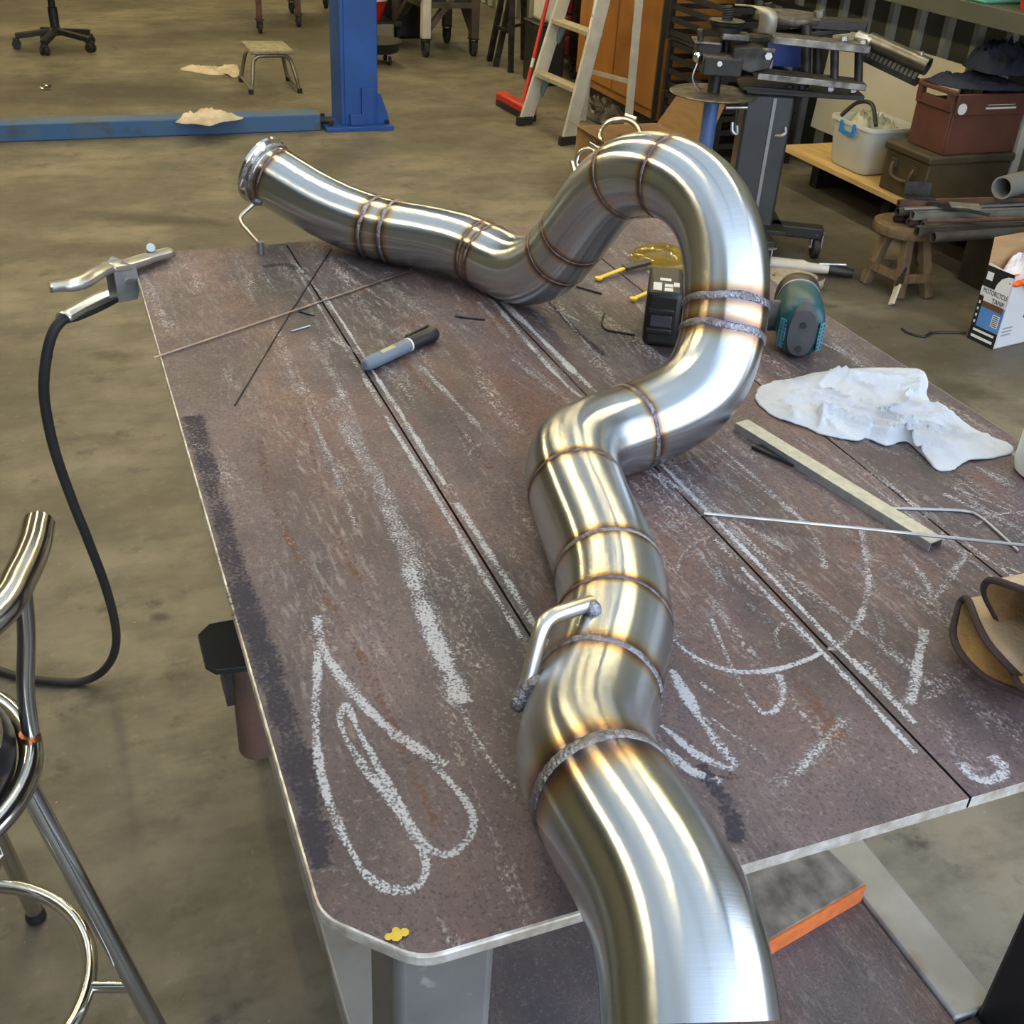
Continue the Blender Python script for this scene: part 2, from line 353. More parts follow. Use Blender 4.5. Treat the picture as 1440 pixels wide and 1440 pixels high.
# ------------------------------------------------------------------ common materials
m_black = mat('black_plastic', (.012, .012, .013), .45, c2=(.02, .02, .02), scale=20)
m_rubber = mat('black_rubber', (.014, .014, .014), .7, c2=(.03, .028, .025), scale=30)
m_chrome = mat('chrome', (.78, .78, .77), .10, 1.0, c2=(.60, .58, .54), scale=6, r2=.2)
m_zinc = mat('zinc_steel', (.52, .54, .55), .35, 1.0, c2=(.38, .39, .40), scale=25, r2=.5)
m_steel = mat('raw_steel', (.36, .355, .345), .38, 1.0, c2=(.22, .21, .20), scale=18, r2=.55)
m_dsteel = mat('dark_steel', (.075, .073, .072), .45, .8, c2=(.03, .03, .03), scale=14, r2=.6)
m_rust = mat('rusty_steel', (.16, .085, .06), .75, .3, c2=(.09, .06, .05), scale=20, bump=.2)
m_blue = mat('blue_enamel', (.012, .085, .36), .38, c2=(.010, .062, .27), scale=4, r2=.5, c3=(.05, .07, .12), scale3=9, lo3=.66, hi3=.74)
m_white = mat('white_paint', (.72, .72, .68), .5, c2=(.62, .61, .55), scale=4)
m_cloth = mat('white_cotton', (.58, .61, .65), .9, c2=(.50, .53, .58), scale=12, bump=.3, bscale=500)
m_cloth2 = mat('soiled_cotton', (.62, .55, .44), .95, c2=(.45, .38, .28), scale=10, bump=.3, bscale=300)
m_card = mat('cardboard', (.45, .29, .14), .85, c2=(.38, .24, .12), scale=9, stretch=(1, 1, 6))
m_wood = mat('pale_pine', (.58, .40, .17), .6, c2=(.45, .29, .11), scale=5, stretch=(6, .6, 6))
m_oldwood = mat('worn_wood', (.175, .118, .062), .8, c2=(.10, .066, .036), scale=12, stretch=(3, 3, .8), bump=.3)
m_red = mat('red_plastic', (.55, .025, .015), .4, c2=(.42, .02, .012), scale=10)
m_alu = mat('aluminium', (.66, .64, .56), .45, .35, c2=(.54, .51, .42), scale=10, r2=.6)

# ------------------------------------------------------------------ the setting
XW = 4.1
struct(MB().box((0, 4, -.05), (24, 26, .1)).build('floor', floor_mat(), smooth=False))
m_wall = mat('sheet_wall_paint', (.088, .092, .072), .55, c2=(.065, .068, .052), scale=3)
m_rib = mat('sheet_rib_lit', (.34, .36, .33), .5, c2=(.26, .275, .25), scale=6)  # light caught by the ribs is put into their paler colour
wr = struct(MB().box((XW+.04, 7.35, 1.95), (.08, 13.7, 3.9)).build('wall_right', m_wall, smooth=False))
rib_me = None
yy = .653
while yy < 14.0:
    # each rib is a folded trapezoid standing proud of the sheet
    if rib_me is None:
        rb = MB().prism([(-.034, 0), (-.018, .026), (.018, .026), (.034, 0)], (0, 0, 3.88), (0, 0, .01), X=(0, 1, 0), Y=(-1, 0, 0)).build('wall_rib', m_rib, wr, smooth=False)
        rib_me = rb.data
    else:
        rb = bpy.data.objects.new('wall_rib', rib_me); COL.objects.link(rb); rb.parent = wr
    rb.location = (XW, yy, 0); yy += .209
m_dim = mat('dull_sheet', (.20, .20, .17), .6, c2=(.15, .15, .13), scale=2)
struct(MB().box((-1.22, 14.24, 1.95), (10.7, .08, 3.9)).build('wall_back', m_dim, smooth=False))
struct(MB().box((-6.54, 6.7, 1.95), (.08, 15.0, 3.9)).build('wall_left', m_dim, smooth=False))
m_ceil = mat('roof_sheet', (.50, .55, .61), .6, c2=(.44, .49, .55), scale=2)
struct(MB().box((-3.6, -.86, 1.95), (5.8, .08, 3.9)).build('wall_front', m_dim, smooth=False))
struct(MB().box((-1.3, 6.7, 3.95), (10.9, 15.2, .08)).build('ceiling', m_ceil, smooth=False))
# assumed skylights: glowing roof sheets added to reflect pale in the pipe
m_sky = mat('added_skylight_glow', (.7, .75, .8), .4, emit=(.70, .85, 1.0, .70))
for i, (xa, xb) in enumerate(((-3.4, -1.3), (-1.2, .9), (1.0, 3.5))):
    struct(MB().box(((xa+xb)/2, 2.1, 3.90), (xb-xa, 5.4, .02)).build('added_skylight_%d' % (i+1), m_sky, smooth=False))
# roof trusses: plain girders under the roof sheet
for i, y_ in enumerate((5.6, 9.6)):
    t_ = MB().box((-1.3, y_, 3.82), (10.4, .1, .16)).build('trim_%d' % (i+1), m_dsteel, smooth=False); struct(t_)
# strip lights under the roof
m_tube = mat('lamp_tube', (1, .93, .72), .4, emit=(1.0, .80, .42, LAMP_STRENGTH))
for x_ in (-2.4, .3, 3.0):
    for y_ in (3.1, 6.3, 9.5, 12.5):
        t_ = thing('strip_light', 'warm single tube strip light fixed under the roof', 'lamp', (x_, y_, 3.74), 'strip lights under the roof')
        MB().box((x_, y_, 3.70), (.30, 2.5, .07)).build('housing', m_dim, t_, smooth=False)
        for sg in (0.0,):
            MB().cyl((x_+sg, y_-1.2, 3.645), (x_+sg, y_+1.2, 3.645), .013, n=10).build('tube', m_tube, t_)

# ------------------------------------------------------------------ welding table
X0, Y0, Y1 = .0905, .445, 1.855
tb = thing('welding_table', 'steel welding table of rusty chalk-marked plates carrying the exhaust pipe', 'table', (.6, 1.15, 0))
m_plate = plate_mat('mill_scale_plate', (.084, .062, .069), (.146, .106, .111), (.160, .086, .066), (.034, .031, .038), .9)
m_plate2 = plate_mat('shelf_plate_steel', (.10, .085, .095), (.15, .125, .13), (.15, .08, .06), (.05, .05, .06), .25)
m_edge = mat('ground_edge', (.78, .77, .74), .40, .7, c2=(.42, .37, .31), scale=60, r2=.6)
def rnd(poly, rad):
    out = []; n = len(poly)
    for i, p in enumerate(poly):
        if i not in rad: out.append(p); continue
        p, a, b = Vector(p), Vector(poly[i-1]), Vector(poly[(i+1) % n])
        p0, p1 = p+(a-p).normalized()*rad[i], p+(b-p).normalized()*rad[i]
        for k in range(6):
            t = k/5; out.append(tuple(p0*(1-t)**2+p*(2*t*(1-t))+p1*t*t))
    return out
xs = [0, .2525, .512, .758, 1.002]; SG = .0013
for i in range(4):
    a, b = X0+xs[i]+(SG if i else 0), X0+xs[i+1]-(SG if i < 3 else 0)
    poly = [(a, Y0), (b, Y0), (b, Y1), (a, Y1)]
    if i == 0: poly = rnd([(a+.055, Y0), (b, Y0), (b, Y1), (a+.052, Y1), (a, Y1-.068), (a, Y0+.055)], {0: .016, 3: .012, 4: .012, 5: .016})
    o = MB().prism(poly, (0, 0, .012), (0, 0, T-.012)).build('top_plate', m_plate, tb, smooth=False)
    o.data.materials.append(m_edge)
    for p in o.data.polygons:
        if abs(p.normal.z) < .5: p.material_index = 1
    sx0, sx1 = (a if i else None), (b if i < 3 else None)
    isseam = lambda vv: any(s is not None and abs(vv.co.x+.6-s) < 1e-5 for s in (sx0, sx1))
    o.data.materials.append(m_dsteel)
    for p in o.data.polygons:
        if abs(p.normal.x) > .9 and all(isseam(o.data.vertices[q]) for q in p.vertices): p.material_index = 2
    bw = o.data.attributes.new('bevel_weight_edge', 'FLOAT', 'EDGE')
    for e_ in o.data.edges:
        va, vb = (o.data.vertices[q] for q in e_.vertices)
        bw.data[e_.index].value = 0.0 if (isseam(va) and isseam(vb)) or abs(va.co.z-vb.co.z) > .005 else 1.0
    k = o.modifiers.new('bevel', 'BEVEL'); k.width = .0022; k.segments = 2; k.limit_method = 'WEIGHT'; k.material = 1
m_grey = mat('grey_galv_rail', (.36, .37, .37), .5, .4, c2=(.27, .27, .26), scale=9, c3=(.20, .13, .08), scale3=7, lo3=.58, hi3=.70)
m_legg = mat('grey_leg_steel', (.17, .17, .165), .5, .4, c2=(.12, .12, .12), scale=12, c3=(.28, .27, .26), scale3=30, lo3=.66, hi3=.72)
m_blackleg = mat('black_leg_paint', (.010, .010, .011), .45, c2=(.016, .016, .017), scale=9)
def sq_leg(x, y, mt): MB().box((x, y, (T-.012)/2), (.075, .075, T-.012)).build('leg', mt, tb, bev=.008)
sq_leg(X0+.081, .5015, m_legg); sq_leg(1.0245, .5675, m_blackleg); sq_leg(X0+.14, 1.70, m_blackleg); sq_leg(1.0245, 1.76, m_blackleg)
for y_ in (.56, 1.74): MB().bar((.25, y_, T-.037), (.99, y_, T-.037), .05, .05).build('top_rail', m_dsteel, tb)
for x_ in (.26, .98): MB().bar((x_, .60, T-.037), (x_, 1.71, T-.037), .05, .05).build('top_rail', m_dsteel, tb)
MB().box((.219, 1.13, .258), (.07, 1.19, .045)).build('lower_rail', m_grey, tb, bev=.004)
MB().box((.988, 1.163, .258), (.07, 1.115, .045)).build('lower_rail', m_grey, tb, bev=.004)
for a, b in ((.2555, .602), (.604, .9515)):
    MB().box(((a+b)/2, 1.15, .270), (b-a, 1.10, .008)).build('shelf_plate', m_plate2, tb, bev=.001)
MB().box((.604, .588, .262), (.76, .022, .03)).build('lower_rail', m_dsteel, tb)
# outrigger plate on the left side
pb = [(.074, 1.050), (.084, 1.036), (.135, 1.030), (.135, 1.125), (.090, 1.125), (.074, 1.108)]
MB().prism(pb, (0, 0, .008), (0, 0, .752)).build('outrigger_plate', m_blackleg, tb, bev=.001)
MB().cyl((.128, 1.065, .60), (.128, 1.065, .752), .024, n=20).build('outrigger_tube', m_rust, tb)
MB().box((.100, 1.085, .715), (.010, .05, .07)).build('outrigger_gusset', m_dsteel, tb)
MB().box((.135, 1.11, .86), (.03, .05, .206)).build('outrigger_upright', m_dsteel, tb)

# chalk marks
CH_S = chalk_mat('chalk_dense', .27, (.55, .55, .565)); CH_M = chalk_mat('chalk_medium', .15, (.50, .485, .48)); CH_F = chalk_mat('chalk_faint', .08, (.40, .37, .36))
CH_R = chalk_mat('rust_streak', .12, (.21, .095, .05), 200)
def stroke(pts, wd, mt, world=False, taper=True):
    P = [Vector(p) if world else Vector(G(p[0], p[1], T)) for p in pts]
    for p in P: p.z = 0
    P = smooth_path(P, 8); N = len(P); v = []; uvs = []
    zz = T+.0004+random.random()*.0002
    for i, p in enumerate(P):
        t = (P[min(i+1, N-1)]-P[max(i-1, 0)]).normalized(); n_ = Vector((-t.y, t.x, 0))
        ww = wd*(.75+.35*mnoise.noise(p*23))/2
        v += [(p.x+n_.x*ww*s_, p.y+n_.y*ww*s_, zz) for s_ in (-1, 1)]
    mb = MB().add(v, [(2*i, 2*i+2, 2*i+3, 2*i+1) for i in range(N-1)])
    o = mb.build('chalk_mark', mt, tb, smooth=False)
    uv = o.data.uv_layers.new(name='UVMap')
    for lp in o.data.loops: uv.data[lp.index].uv = (lp.vertex_index % 2, (lp.vertex_index//2)/N)
    for p in o.data.polygons:
        pass
    if o.data.polygons[0].normal.z < 0: o.data.flip_normals()
    return o
for pts, wd, mt in [
    ([(446, 866), (447, 880), (452, 903), (465, 932), (493, 970), (525, 1005), (557, 1034), (592, 1056), (628, 1076)], .0135, CH_S),
    ([(447, 915), (446, 960), (444, 1012), (449, 1076), (461, 1123), (484, 1178), (509, 1222), (530, 1242), (552, 1252), (580, 1250), (597, 1233), (598, 1205), (576, 1165), (548, 1123), (509, 1075), (486, 1037), (478, 1008), (487, 989)], .0105, CH_S),
    ([(487, 989), (505, 1030), (530, 1075), (560, 1130), (580, 1165), (592, 1181), (612, 1199), (637, 1200), (660, 1178), (666, 1152), (650, 1120), (612, 1078)], .0095, CH_S),
    ([(446, 866), (455, 855), (474, 849), (509, 852), (548, 865), (570, 885)], .006, CH_F),
    ([(470, 560), (520, 660), (560, 745), (590, 830), (615, 900), (640, 975)], .035, CH_M),
    ([(575, 800), (600, 870), (625, 930), (650, 990)], .022, CH_S), ([(640, 985), (670, 1040), (700, 1085), (725, 1112)], .008, CH_M),
    ([(655, 1000), (665, 1050), (680, 1100)], .010, CH_F), ([(430, 470), (480, 550), (520, 650), (560, 720)], .018, CH_M), ([(380, 500), (440, 610), (480, 700)], .010, CH_F),
    ([(405, 515), (440, 590), (470, 660), (500, 740)], .010, CH_M),
    ([(300, 380), (280, 372), (262, 372), (252, 385), (262, 402), (275, 415)], .006, CH_M), ([(200, 388), (212, 400), (225, 430), (232, 460)], .012, CH_M), ([(225, 390), (245, 405), (262, 425)], .005, CH_F),
    ([(330, 365), (335, 385), (345, 405), (362, 430)], .012, CH_F), ([(365, 375), (375, 392), (388, 410)], .010, CH_M), ([(232, 400), (245, 440), (258, 490)], .012, CH_F),
    ([(410, 365), (440, 400), (470, 440)], .008, CH_M), ([(520, 430), (560, 480), (600, 540), (640, 590), (680, 650)], .010, CH_F), ([(560, 430), (620, 500), (680, 560), (730, 620)], .012, CH_F),
    ([(585, 460), (650, 520), (700, 560), (745, 600)], .008, CH_F), ([(545, 470), (575, 455), (600, 465)], .004, CH_M), ([(660, 640), (668, 628), (690, 625), (710, 640)], .006, CH_M),
    ([(690, 420), (740, 480), (800, 545), (830, 565)], .010, CH_S), ([(705, 425), (770, 485), (830, 545)], .010, CH_S), ([(740, 455), (800, 520), (850, 560)], .008, CH_M), ([(640, 425), (690, 480), (740, 520)], .006, CH_F),
    ([(800, 430), (850, 480), (900, 520)], .008, CH_F), ([(780, 430), (830, 490), (870, 530)], .006, CH_M), ([(860, 400), (890, 420), (905, 440)], .008, CH_M), ([(830, 410), (880, 450), (900, 470)], .006, CH_F),
    ([(948, 822), (955, 793), (969, 769), (1001, 754)], .007, CH_M), ([(960, 815), (990, 840), (1010, 850)], .006, CH_F),
    ([(948, 900), (976, 924), (1019, 942), (1061, 946), (1100, 940), (1135, 928), (1157, 917)], .0075, CH_S),
    ([(1165, 915), (1181, 907), (1206, 875), (1220, 832), (1220, 797), (1210, 740)], .010, CH_M),
    ([(1054, 985), (1072, 1002), (1089, 1000), (1102, 977), (1096, 949)], .010, CH_S), ([(1000, 870), (1025, 930), (1054, 985)], .007, CH_M),
    ([(1359, 779), (1334, 815), (1313, 843)], .014, CH_M), ([(1300, 885), (1291, 928), (1286, 960), (1278, 990)], .015, CH_S), ([(1278, 988), (1262, 985), (1240, 960), (1215, 930)], .012, CH_M),
    ([(1352, 1073), (1366, 1091), (1387, 1098), (1408, 1091), (1408, 1076), (1394, 1063)], .017, CH_S),
    ([(1192, 1009), (1160, 1045), (1128, 1077), (1090, 1105)], .026, CH_F), ([(1185, 1012), (1150, 1055), (1120, 1090)], .012, CH_M),
    ([(944, 942), (973, 992), (1001, 1034), (1036, 1080)], .013, CH_S), ([(950, 960), (985, 1005), (1000, 1020)], .012, CH_M), ([(930, 1020), (983, 1063), (1033, 1084)], .010, CH_S), ([(935, 1055), (972, 1084), (1015, 1101)], .011, CH_S),
    ([(948, 880), (960, 910), (985, 930)], .018, CH_M), ([(985, 960), (1010, 980), (1040, 996)], .007, CH_M), ([(1000, 1010), (1040, 1040), (1075, 1062)], .006, CH_M),
    ([(1096, 915), (1090, 893), (1100, 878), (1120, 888), (1145, 912)], .008, CH_M), ([(1010, 790), (1005, 850), (990, 890)], .008, CH_F), ([(985, 760), (1010, 800), (1015, 850)], .009, CH_F),
    ([(1142, 751), (1155, 775), (1160, 800)], .012, CH_M), ([(1080, 690), (1120, 725), (1150, 760)], .008, CH_M), ([(1000, 620), (1060, 670), (1110, 720)], .009, CH_M), ([(950, 690), (1000, 745), (1050, 800)], .012, CH_F),
    ([(1100, 600), (1160, 640), (1230, 700)], .006, CH_F), ([(1240, 800), (1290, 830), (1310, 850)], .010, CH_F), ([(1270, 780), (1300, 815), (1312, 840)], .014, CH_M), ([(1225, 850), (1240, 880), (1235, 920)], .010, CH_F),
    ([(1380, 930), (1345, 955), (1300, 985)], .016, CH_F), ([(1395, 1000), (1415, 1040), (1440, 1070)], .012, CH_F), ([(1345, 760), (1390, 790), (1440, 830)], .008, CH_F), ([(1370, 740), (1395, 725), (1440, 720)], .007, CH_M),
    ([(1115, 610), (1200, 665), (1280, 720)], .007, CH_F), ([(1175, 645), (1260, 710), (1340, 770), (1400, 815)], .008, CH_M), ([(1190, 640), (1280, 705), (1360, 765), (1430, 815)], .008, CH_M), ([(1305, 560), (1370, 605), (1430, 640)], .012, CH_M), ([(1100, 430), (1170, 475), (1230, 515)], .008, CH_F)]:
    stroke(pts, wd*1.2, mt)
def lstroke(x, ya, yb, wd, mt, dx=0.0):
    stroke([(X0+x, ya, 0), (X0+x+dx*.5+.001, (ya+yb)/2, 0), (X0+x+dx, yb, 0)], wd, mt, world=True)
for x, ya, yb, wd, mt in [(.243, 1.84, 1.45, .008, CH_M), (.262, 1.60, 1.30, .007, CH_S), (.262, 1.30, 1.02, .011, CH_S), (.262, .98, .72, .013, CH_S), (.243, 1.20, .74, .010, CH_S), (.245, 1.45, 1.22, .012, CH_M),
                          (.502, 1.10, .80, .012, CH_M), (.502, .78, .50, .010, CH_S), (.522, 1.02, .60, .010, CH_S), (.524, .62, .53, .012, CH_S), (.536, 1.10, .72, .008, CH_M), (.502, 1.6, 1.2, .009, CH_M), (.523, 1.62, 1.25, .012, CH_S)]:
    lstroke(x, ya, yb, wd, mt)
for i in range(150):
    x = random.uniform(.03, .98) if i < 60 else random.uniform(.36, .99); ya = random.uniform(.75, 1.83); ln = random.uniform(.08, .42)
    if x < .42 and ya < 1.0: continue
    lstroke(x, ya, max(ya-ln, .5), random.uniform(.004, .018), random.choice((CH_F, CH_F, CH_F, CH_M)), random.uniform(-.05, .09))
m_dkpaint = mat('dark_paint_smear', (.025, .023, .026), .5, c2=(.05, .04, .045), scale=60)
CH_D = chalk_mat('dark_smear', .26, (.040, .035, .048), 270)
for pts, wd in [([(365, 620), (380, 700), (410, 765), (450, 830), (490, 890), (540, 990), (580, 1090), (620, 1170)], .016), ([(420, 560), (440, 640), (470, 740), (520, 850), (560, 950)], .010), ([(1010, 640), (1000, 660), (985, 680)], .03), ([(560, 500), (620, 570), (690, 660)], .02), ([(1120, 960), (1150, 1000), (1180, 1040)], .035), ([(500, 400), (540, 430), (600, 470)], .03)]:
    stroke(pts, wd, CH_R)
for pts, wd in [([(270, 585), (295, 670), (330, 800), (370, 920), (410, 1040), (440, 1150), (455, 1220)], .038), ([(995, 1090), (1015, 1120), (1030, 1150), (1036, 1185)], .022), ([(985, 1075), (1005, 1095), (1035, 1090)], .014), ([(760, 410), (800, 455), (850, 500)], .012), ([(370, 375), (400, 372), (420, 378)], .022)]:
    stroke(pts, wd, CH_D)

# ------------------------------------------------------------------ exhaust pipe
PC = np.array([[-0.4496, 1.8932, 0.1007], [-0.3408, 1.8378, 0.0647], [-0.244, 1.79, 0.0512], [-0.1597, 1.7486, 0.0553], [-0.0924, 1.7072, 0.0575], [-0.0438, 1.6637, 0.0518], [-0.0068, 1.6227, 0.0545], [0.0246, 1.5868, 0.0795], [0.0527, 1.5539, 0.1237], [0.0766, 1.5214, 0.1775], [0.1005, 1.4863, 0.2271], [0.13, 1.4475, 0.2599], [0.1647, 1.4067, 0.2708], [0.1992, 1.3671, 0.264], [0.2245, 1.3302, 0.2386], [0.2372, 1.2958, 0.1976], [0.2387, 1.2628, 0.1498], [0.2314, 1.2305, 0.1063], [0.2096, 1.2001, 0.0752], [0.1708, 1.1714, 0.0577], [0.1252, 1.1408, 0.0508], [0.0844, 1.106, 0.0516], [0.0616, 1.0612, 0.0536], [0.0637, 1.003, 0.0525], [0.078, 0.9338, 0.0508], [0.0926, 0.8594, 0.0507], [0.0963, 0.7854, 0.0511], [0.0847, 0.7146, 0.0508], [0.0713, 0.651, 0.0553], [0.0633, 0.5979, 0.0662], [0.0726, 0.5527, 0.078], [0.0873, 0.5101, 0.0845], [0.1034, 0.4719, 0.0883], [0.1137, 0.4375, 0.0876], [0.1183, 0.4087, 0.0825], [0.1192, 0.3856, 0.0711]])
PC = (_rz @ PC.T).T + np.array([0, 0, T])
dense = np.array([tuple(p) for p in smooth_path(PC.tolist(), 16)])
seg = np.linalg.norm(np.diff(dense, axis=0), axis=1); s_ = np.concatenate([[0], np.cumsum(seg)])
NS = 700; ss = np.linspace(0, s_[-1], NS); cur = np.stack([np.interp(ss, s_, dense[:, i]) for i in range(3)], 1)
ker = np.exp(-.5*(np.arange(-24, 25)/7.0)**2); ker /= ker.sum()
ext = np.vstack([2*cur[0]-cur[24:0:-1], cur, 2*cur[-1]-cur[-2:-26:-1]])
cur = np.stack([np.convolve(ext[:, i], ker, 'valid') for i in range(3)], 1)
RP = .0508
cur[:, 2] = np.maximum(cur[:, 2], T+RP+.0004)
tan = np.gradient(cur, axis=0); tan /= np.linalg.norm(tan, axis=1)[:, None]
fx = np.zeros_like(cur); x = np.cross(tan[0], [0, 0, 1.]); x /= np.linalg.norm(x)
for i in range(NS):
    x = x-tan[i]*(x @ tan[i]); x /= np.linalg.norm(x); fx[i] = x
fy = np.cross(tan, fx)
cpx = proj(cur)
def s_at(u, v): return int(((cpx-np.array([u, v]))**2).sum(1).argmin())
weld_px = [(389, 249), (527, 321), (557, 327), (671, 358), (684, 364), (788, 361), (812, 333), (876, 249), (940, 247), (1022, 430), (1018, 473), (887, 603), (812, 692), (857, 806), (863, 878), (842, 970), (848, 1122)]
wi = [s_at(*p) for p in weld_px]
for k in range(1, len(wi)): wi[k] = max(wi[k], wi[k-1]+4)
print('WELDS', wi)
heavy = {1: 1.3, 2: 1.4, 9: 1.7, 10: 1.7, 11: 1.1, 13: 1.05, 15: 1.5, 16: 2.0}
m_pipe = pipe_mat()
m_weld = mat('weld_bead', (.22, .20, .215), .34, 1.0, c2=(.13, .105, .11), scale=90, r2=.5, bump=.4, bscale=300)
m_weld2 = mat('weld_bead_heavy', (.33, .34, .38), .30, 1.0, c2=(.18, .165, .19), scale=80, r2=.45, bump=.5, bscale=260)
ex = thing('exhaust_pipe', 'long brushed stainless exhaust pipe of welded bends snaking along the steel table', 'exhaust pipe', tuple(cur[s_at(828, 729)]*np.array([1, 1, 0])+np.array([0, 0, T])))
NA = 64
bounds = [0]+wi+[NS-1]
dwe = np.min(np.abs(np.arange(NS)[:, None]-np.array(wi)[None]), axis=1)*(s_[-1]/NS)
wheat = np.array([heavy.get(int(k), .9) for k in np.abs(np.arange(NS)[:, None]-np.array(wi)[None]).argmin(1)])
for k in range(len(bounds)-1):
    a, b = bounds[k], bounds[k+1]
    idx = list(range(a, b+1)); last = k == len(bounds)-2; first = k == 0
    rings = []; hv = []; uvv = []
    def ring(i, r):
        for j in range(NA):
            th = 2*math.pi*j/NA; rings.append(tuple(endcut(i, cur[i]+(fx[i]*math.cos(th)+fy[i]*math.sin(th))*r)))
            hv.append(.95*math.exp(-(dwe[i]/(.0105*wheat[i]))**1.2) if True else 0); uvv.append((j/NA, i/NS*6.7))
    def endcut(i, p):      # the near end is saw-cut slightly off square
        if i < NS-60: return p
        rr_ = cur[-1]-C0; rr_ = rr_/np.linalg.norm(rr_); nn = tan[-1]-rr_*(tan[-1] @ rr_); nn = nn/np.linalg.norm(nn)
        sh = -((p-cur[i]) @ nn)/(tan[i] @ nn); return p+tan[i]*sh*((i-(NS-60))/59)
    seq = [(i, RP) for i in idx]
    if last: seq = seq+[(i, RP-.0016) for i in idx[::-1]]
    if first: seq = [(i, RP-.0016) for i in idx[::-1]]+seq
    for i, r in seq: ring(i, r)
    N = len(seq)
    faces = [(q*NA+j, (q+1)*NA+j, (q+1)*NA+(j+1) % NA, q*NA+(j+1) % NA) for q in range(N-1) for j in range(NA)]
    o = MB().add(rings, faces).build('pipe_section', m_pipe, ex, angle=60)
    uv = o.data.uv_layers.new(name='UVMap'); uh = o.data.uv_layers.new(name='Heat')
    for lp in o.data.loops: uh.data[lp.index].uv = (hv[lp.vertex_index], 0)
    uv = o.data.uv_layers['UVMap']
    for p in o.data.polygons:
        js = [uvv[o.data.loops[l].vertex_index] for l in p.loop_indices]
        wrap = max(q[0] for q in js) > .9 and min(q[0] for q in js) < .1
        for l, q in zip(p.loop_indices, js): uv.data[l].uv = ((q[0]+1) if wrap and q[0] < .5 else q[0], q[1])
    fix_normals(o)
for k, i in enumerate(wi):
    hvy = heavy.get(k, .8); rings = []
    for j in range(140):
        th = 2*math.pi*j/140
        lump = 1+.04*math.sin(th*46)+.30*mnoise.noise(Vector((math.cos(th)*2.3+k*5, math.sin(th)*2.3, k)))
        wdt = .0030*hvy*lump; hgt = .0017*hvy**.35*(1+.12*math.sin(th*46))
        dr = fx[i]*math.cos(th)+fy[i]*math.sin(th); off = .0018*mnoise.noise(Vector((math.cos(th)*1.5+k, math.sin(th)*1.5, 4.)))
        c = cur[i]+dr*(RP-.0006)+tan[i]*off
        rings.append([Vector(c+tan[i]*wdt*math.cos(q)+dr*hgt*math.sin(q)) for q in [math.pi*2*z/8 for z in range(8)]])
    MB().loft(rings, closed=True).build('weld_bead', m_weld2 if hvy > 1 else m_weld, ex, angle=80)
# tack lump on heavy beads, v-band flange on the far end
i0 = 0; t0 = -tan[0]; c0 = cur[0]
prof = [(RP-.0018, -.006), (RP+.0015, -.006), (RP+.002, .004), (RP+.006, .007), (RP+.0075, .0085), (RP+.0078, .0135), (RP+.006, .0145), (RP-.0018, .0145), (RP-.0018, -.006)]
n_ = 72; x_, y_ = perp(t0); v = []; 
for r, z in prof: v += [Vector(c0)+Vector(t0)*z+(x_*math.cos(2*math.pi*i/n_)+y_*math.sin(2*math.pi*i/n_))*r for i in range(n_)]
fl = MB().add(v, [(a*n_+i, a*n_+(i+1) % n_, (a+1)*n_+(i+1) % n_, (a+1)*n_+i) for a in range(len(prof)-1) for i in range(n_)]).build('flange', m_chrome, ex)
fix_normals(fl)
wv = [Vector(c0)-Vector(t0)*.003+(x_*math.cos(2*math.pi*i/60)+y_*math.sin(2*math.pi*i/60))*(RP+.002) for i in range(60)]
MB().tube(wv, .0026, 8, closed=True).build('flange_weld', m_weld2, fl)
# bent hanger rod on the upper side
m_rod = mat('stainless_rod', (.60, .59, .57), .30, 1.0, c2=(.50, .46, .40), scale=30, r2=.42)
hp = [V(833, 848, G(835, 852, T+.098)), G(800, 858, T+.106), G(775, 868, T+.108), G(762, 884, T+.104), G(752, 920, T+.088), G(744, 955, T+.073), G(733, 985, T+.060)]
hg = MB().tube(smooth_path(hp, 8), .0066, 16).build('hanger_rod', m_rod, ex)
MB().tube(smooth_path([G(765, 955, T+.078), G(748, 966, T+.072), G(735, 980, T+.064), G(724, 999, T+.055)], 5), [.004, .006, .0065, .0068, .0068, .0068, .007, .0075, .0075, .0078, .0078, .008, .0078, .0075, .006, .004], 12).build('hanger_weld', m_weld2, hg)
MB().ball(G(833, 857, T+.100), .0075, (1, 1, 1.1)).build('hanger_weld', m_weld2, hg)
# thin bent stay under the flange
b0 = cur[s_at(385, 247)]
st = [V(362, 283, b0, -.035), V(352, 291, b0, -.04), V(338, 308, b0, -.06), V(352, 328, b0, -.085), V(366, 343, b0, -.11)]
sr = MB().tube(smooth_path(st, 8), .0036, 10).build('stay_rod', m_rod, ex)
e0 = Vector(st[-1]); MB().cyl(e0+Vector((0, 0, .004)), e0-Vector((0, -.002, .018)), .0055, n=12).build('stay_ferrule', m_zinc, sr)
MB().ball(st[0], .008, (1.2, 1, .9)).build('stay_weld', m_weld2, sr)
# ------------------------------------------------------------------ things on the table
def rod(name, label, px, r, mt, z0=0.0, lift=None, cat='rod', group=None, smooth=False):
    P = [Vector(G(u, v, T+r+z0+(lift[i] if lift else 0))) for i, (u, v) in enumerate(px)]
    if smooth: P = smooth_path(P, 8)
    o = MB().tube(P, r, 8).build(name, mt); return tag(o, label, cat, group)
m_brass = mat('copper_rod', (.45, .33, .24), .4, 1.0, c2=(.30, .24, .20), scale=40)
rod('filler_rod', 'long coppery filler rod overhanging the left table edge, running under the pipe', [(216, 503), (395, 443), (575, 382)], .0014, m_brass, z0=.0012)
rod('filler_rod', 'dark filler rod crossed beneath the coppery rod', [(330, 570), (405, 445), (466, 350)], .0011, m_dsteel)
rod('rod_offcut', 'short bright rod offcut beside the crossed filler rods', [(409, 466), (436, 458)], .0013, m_zinc, cat='offcut')
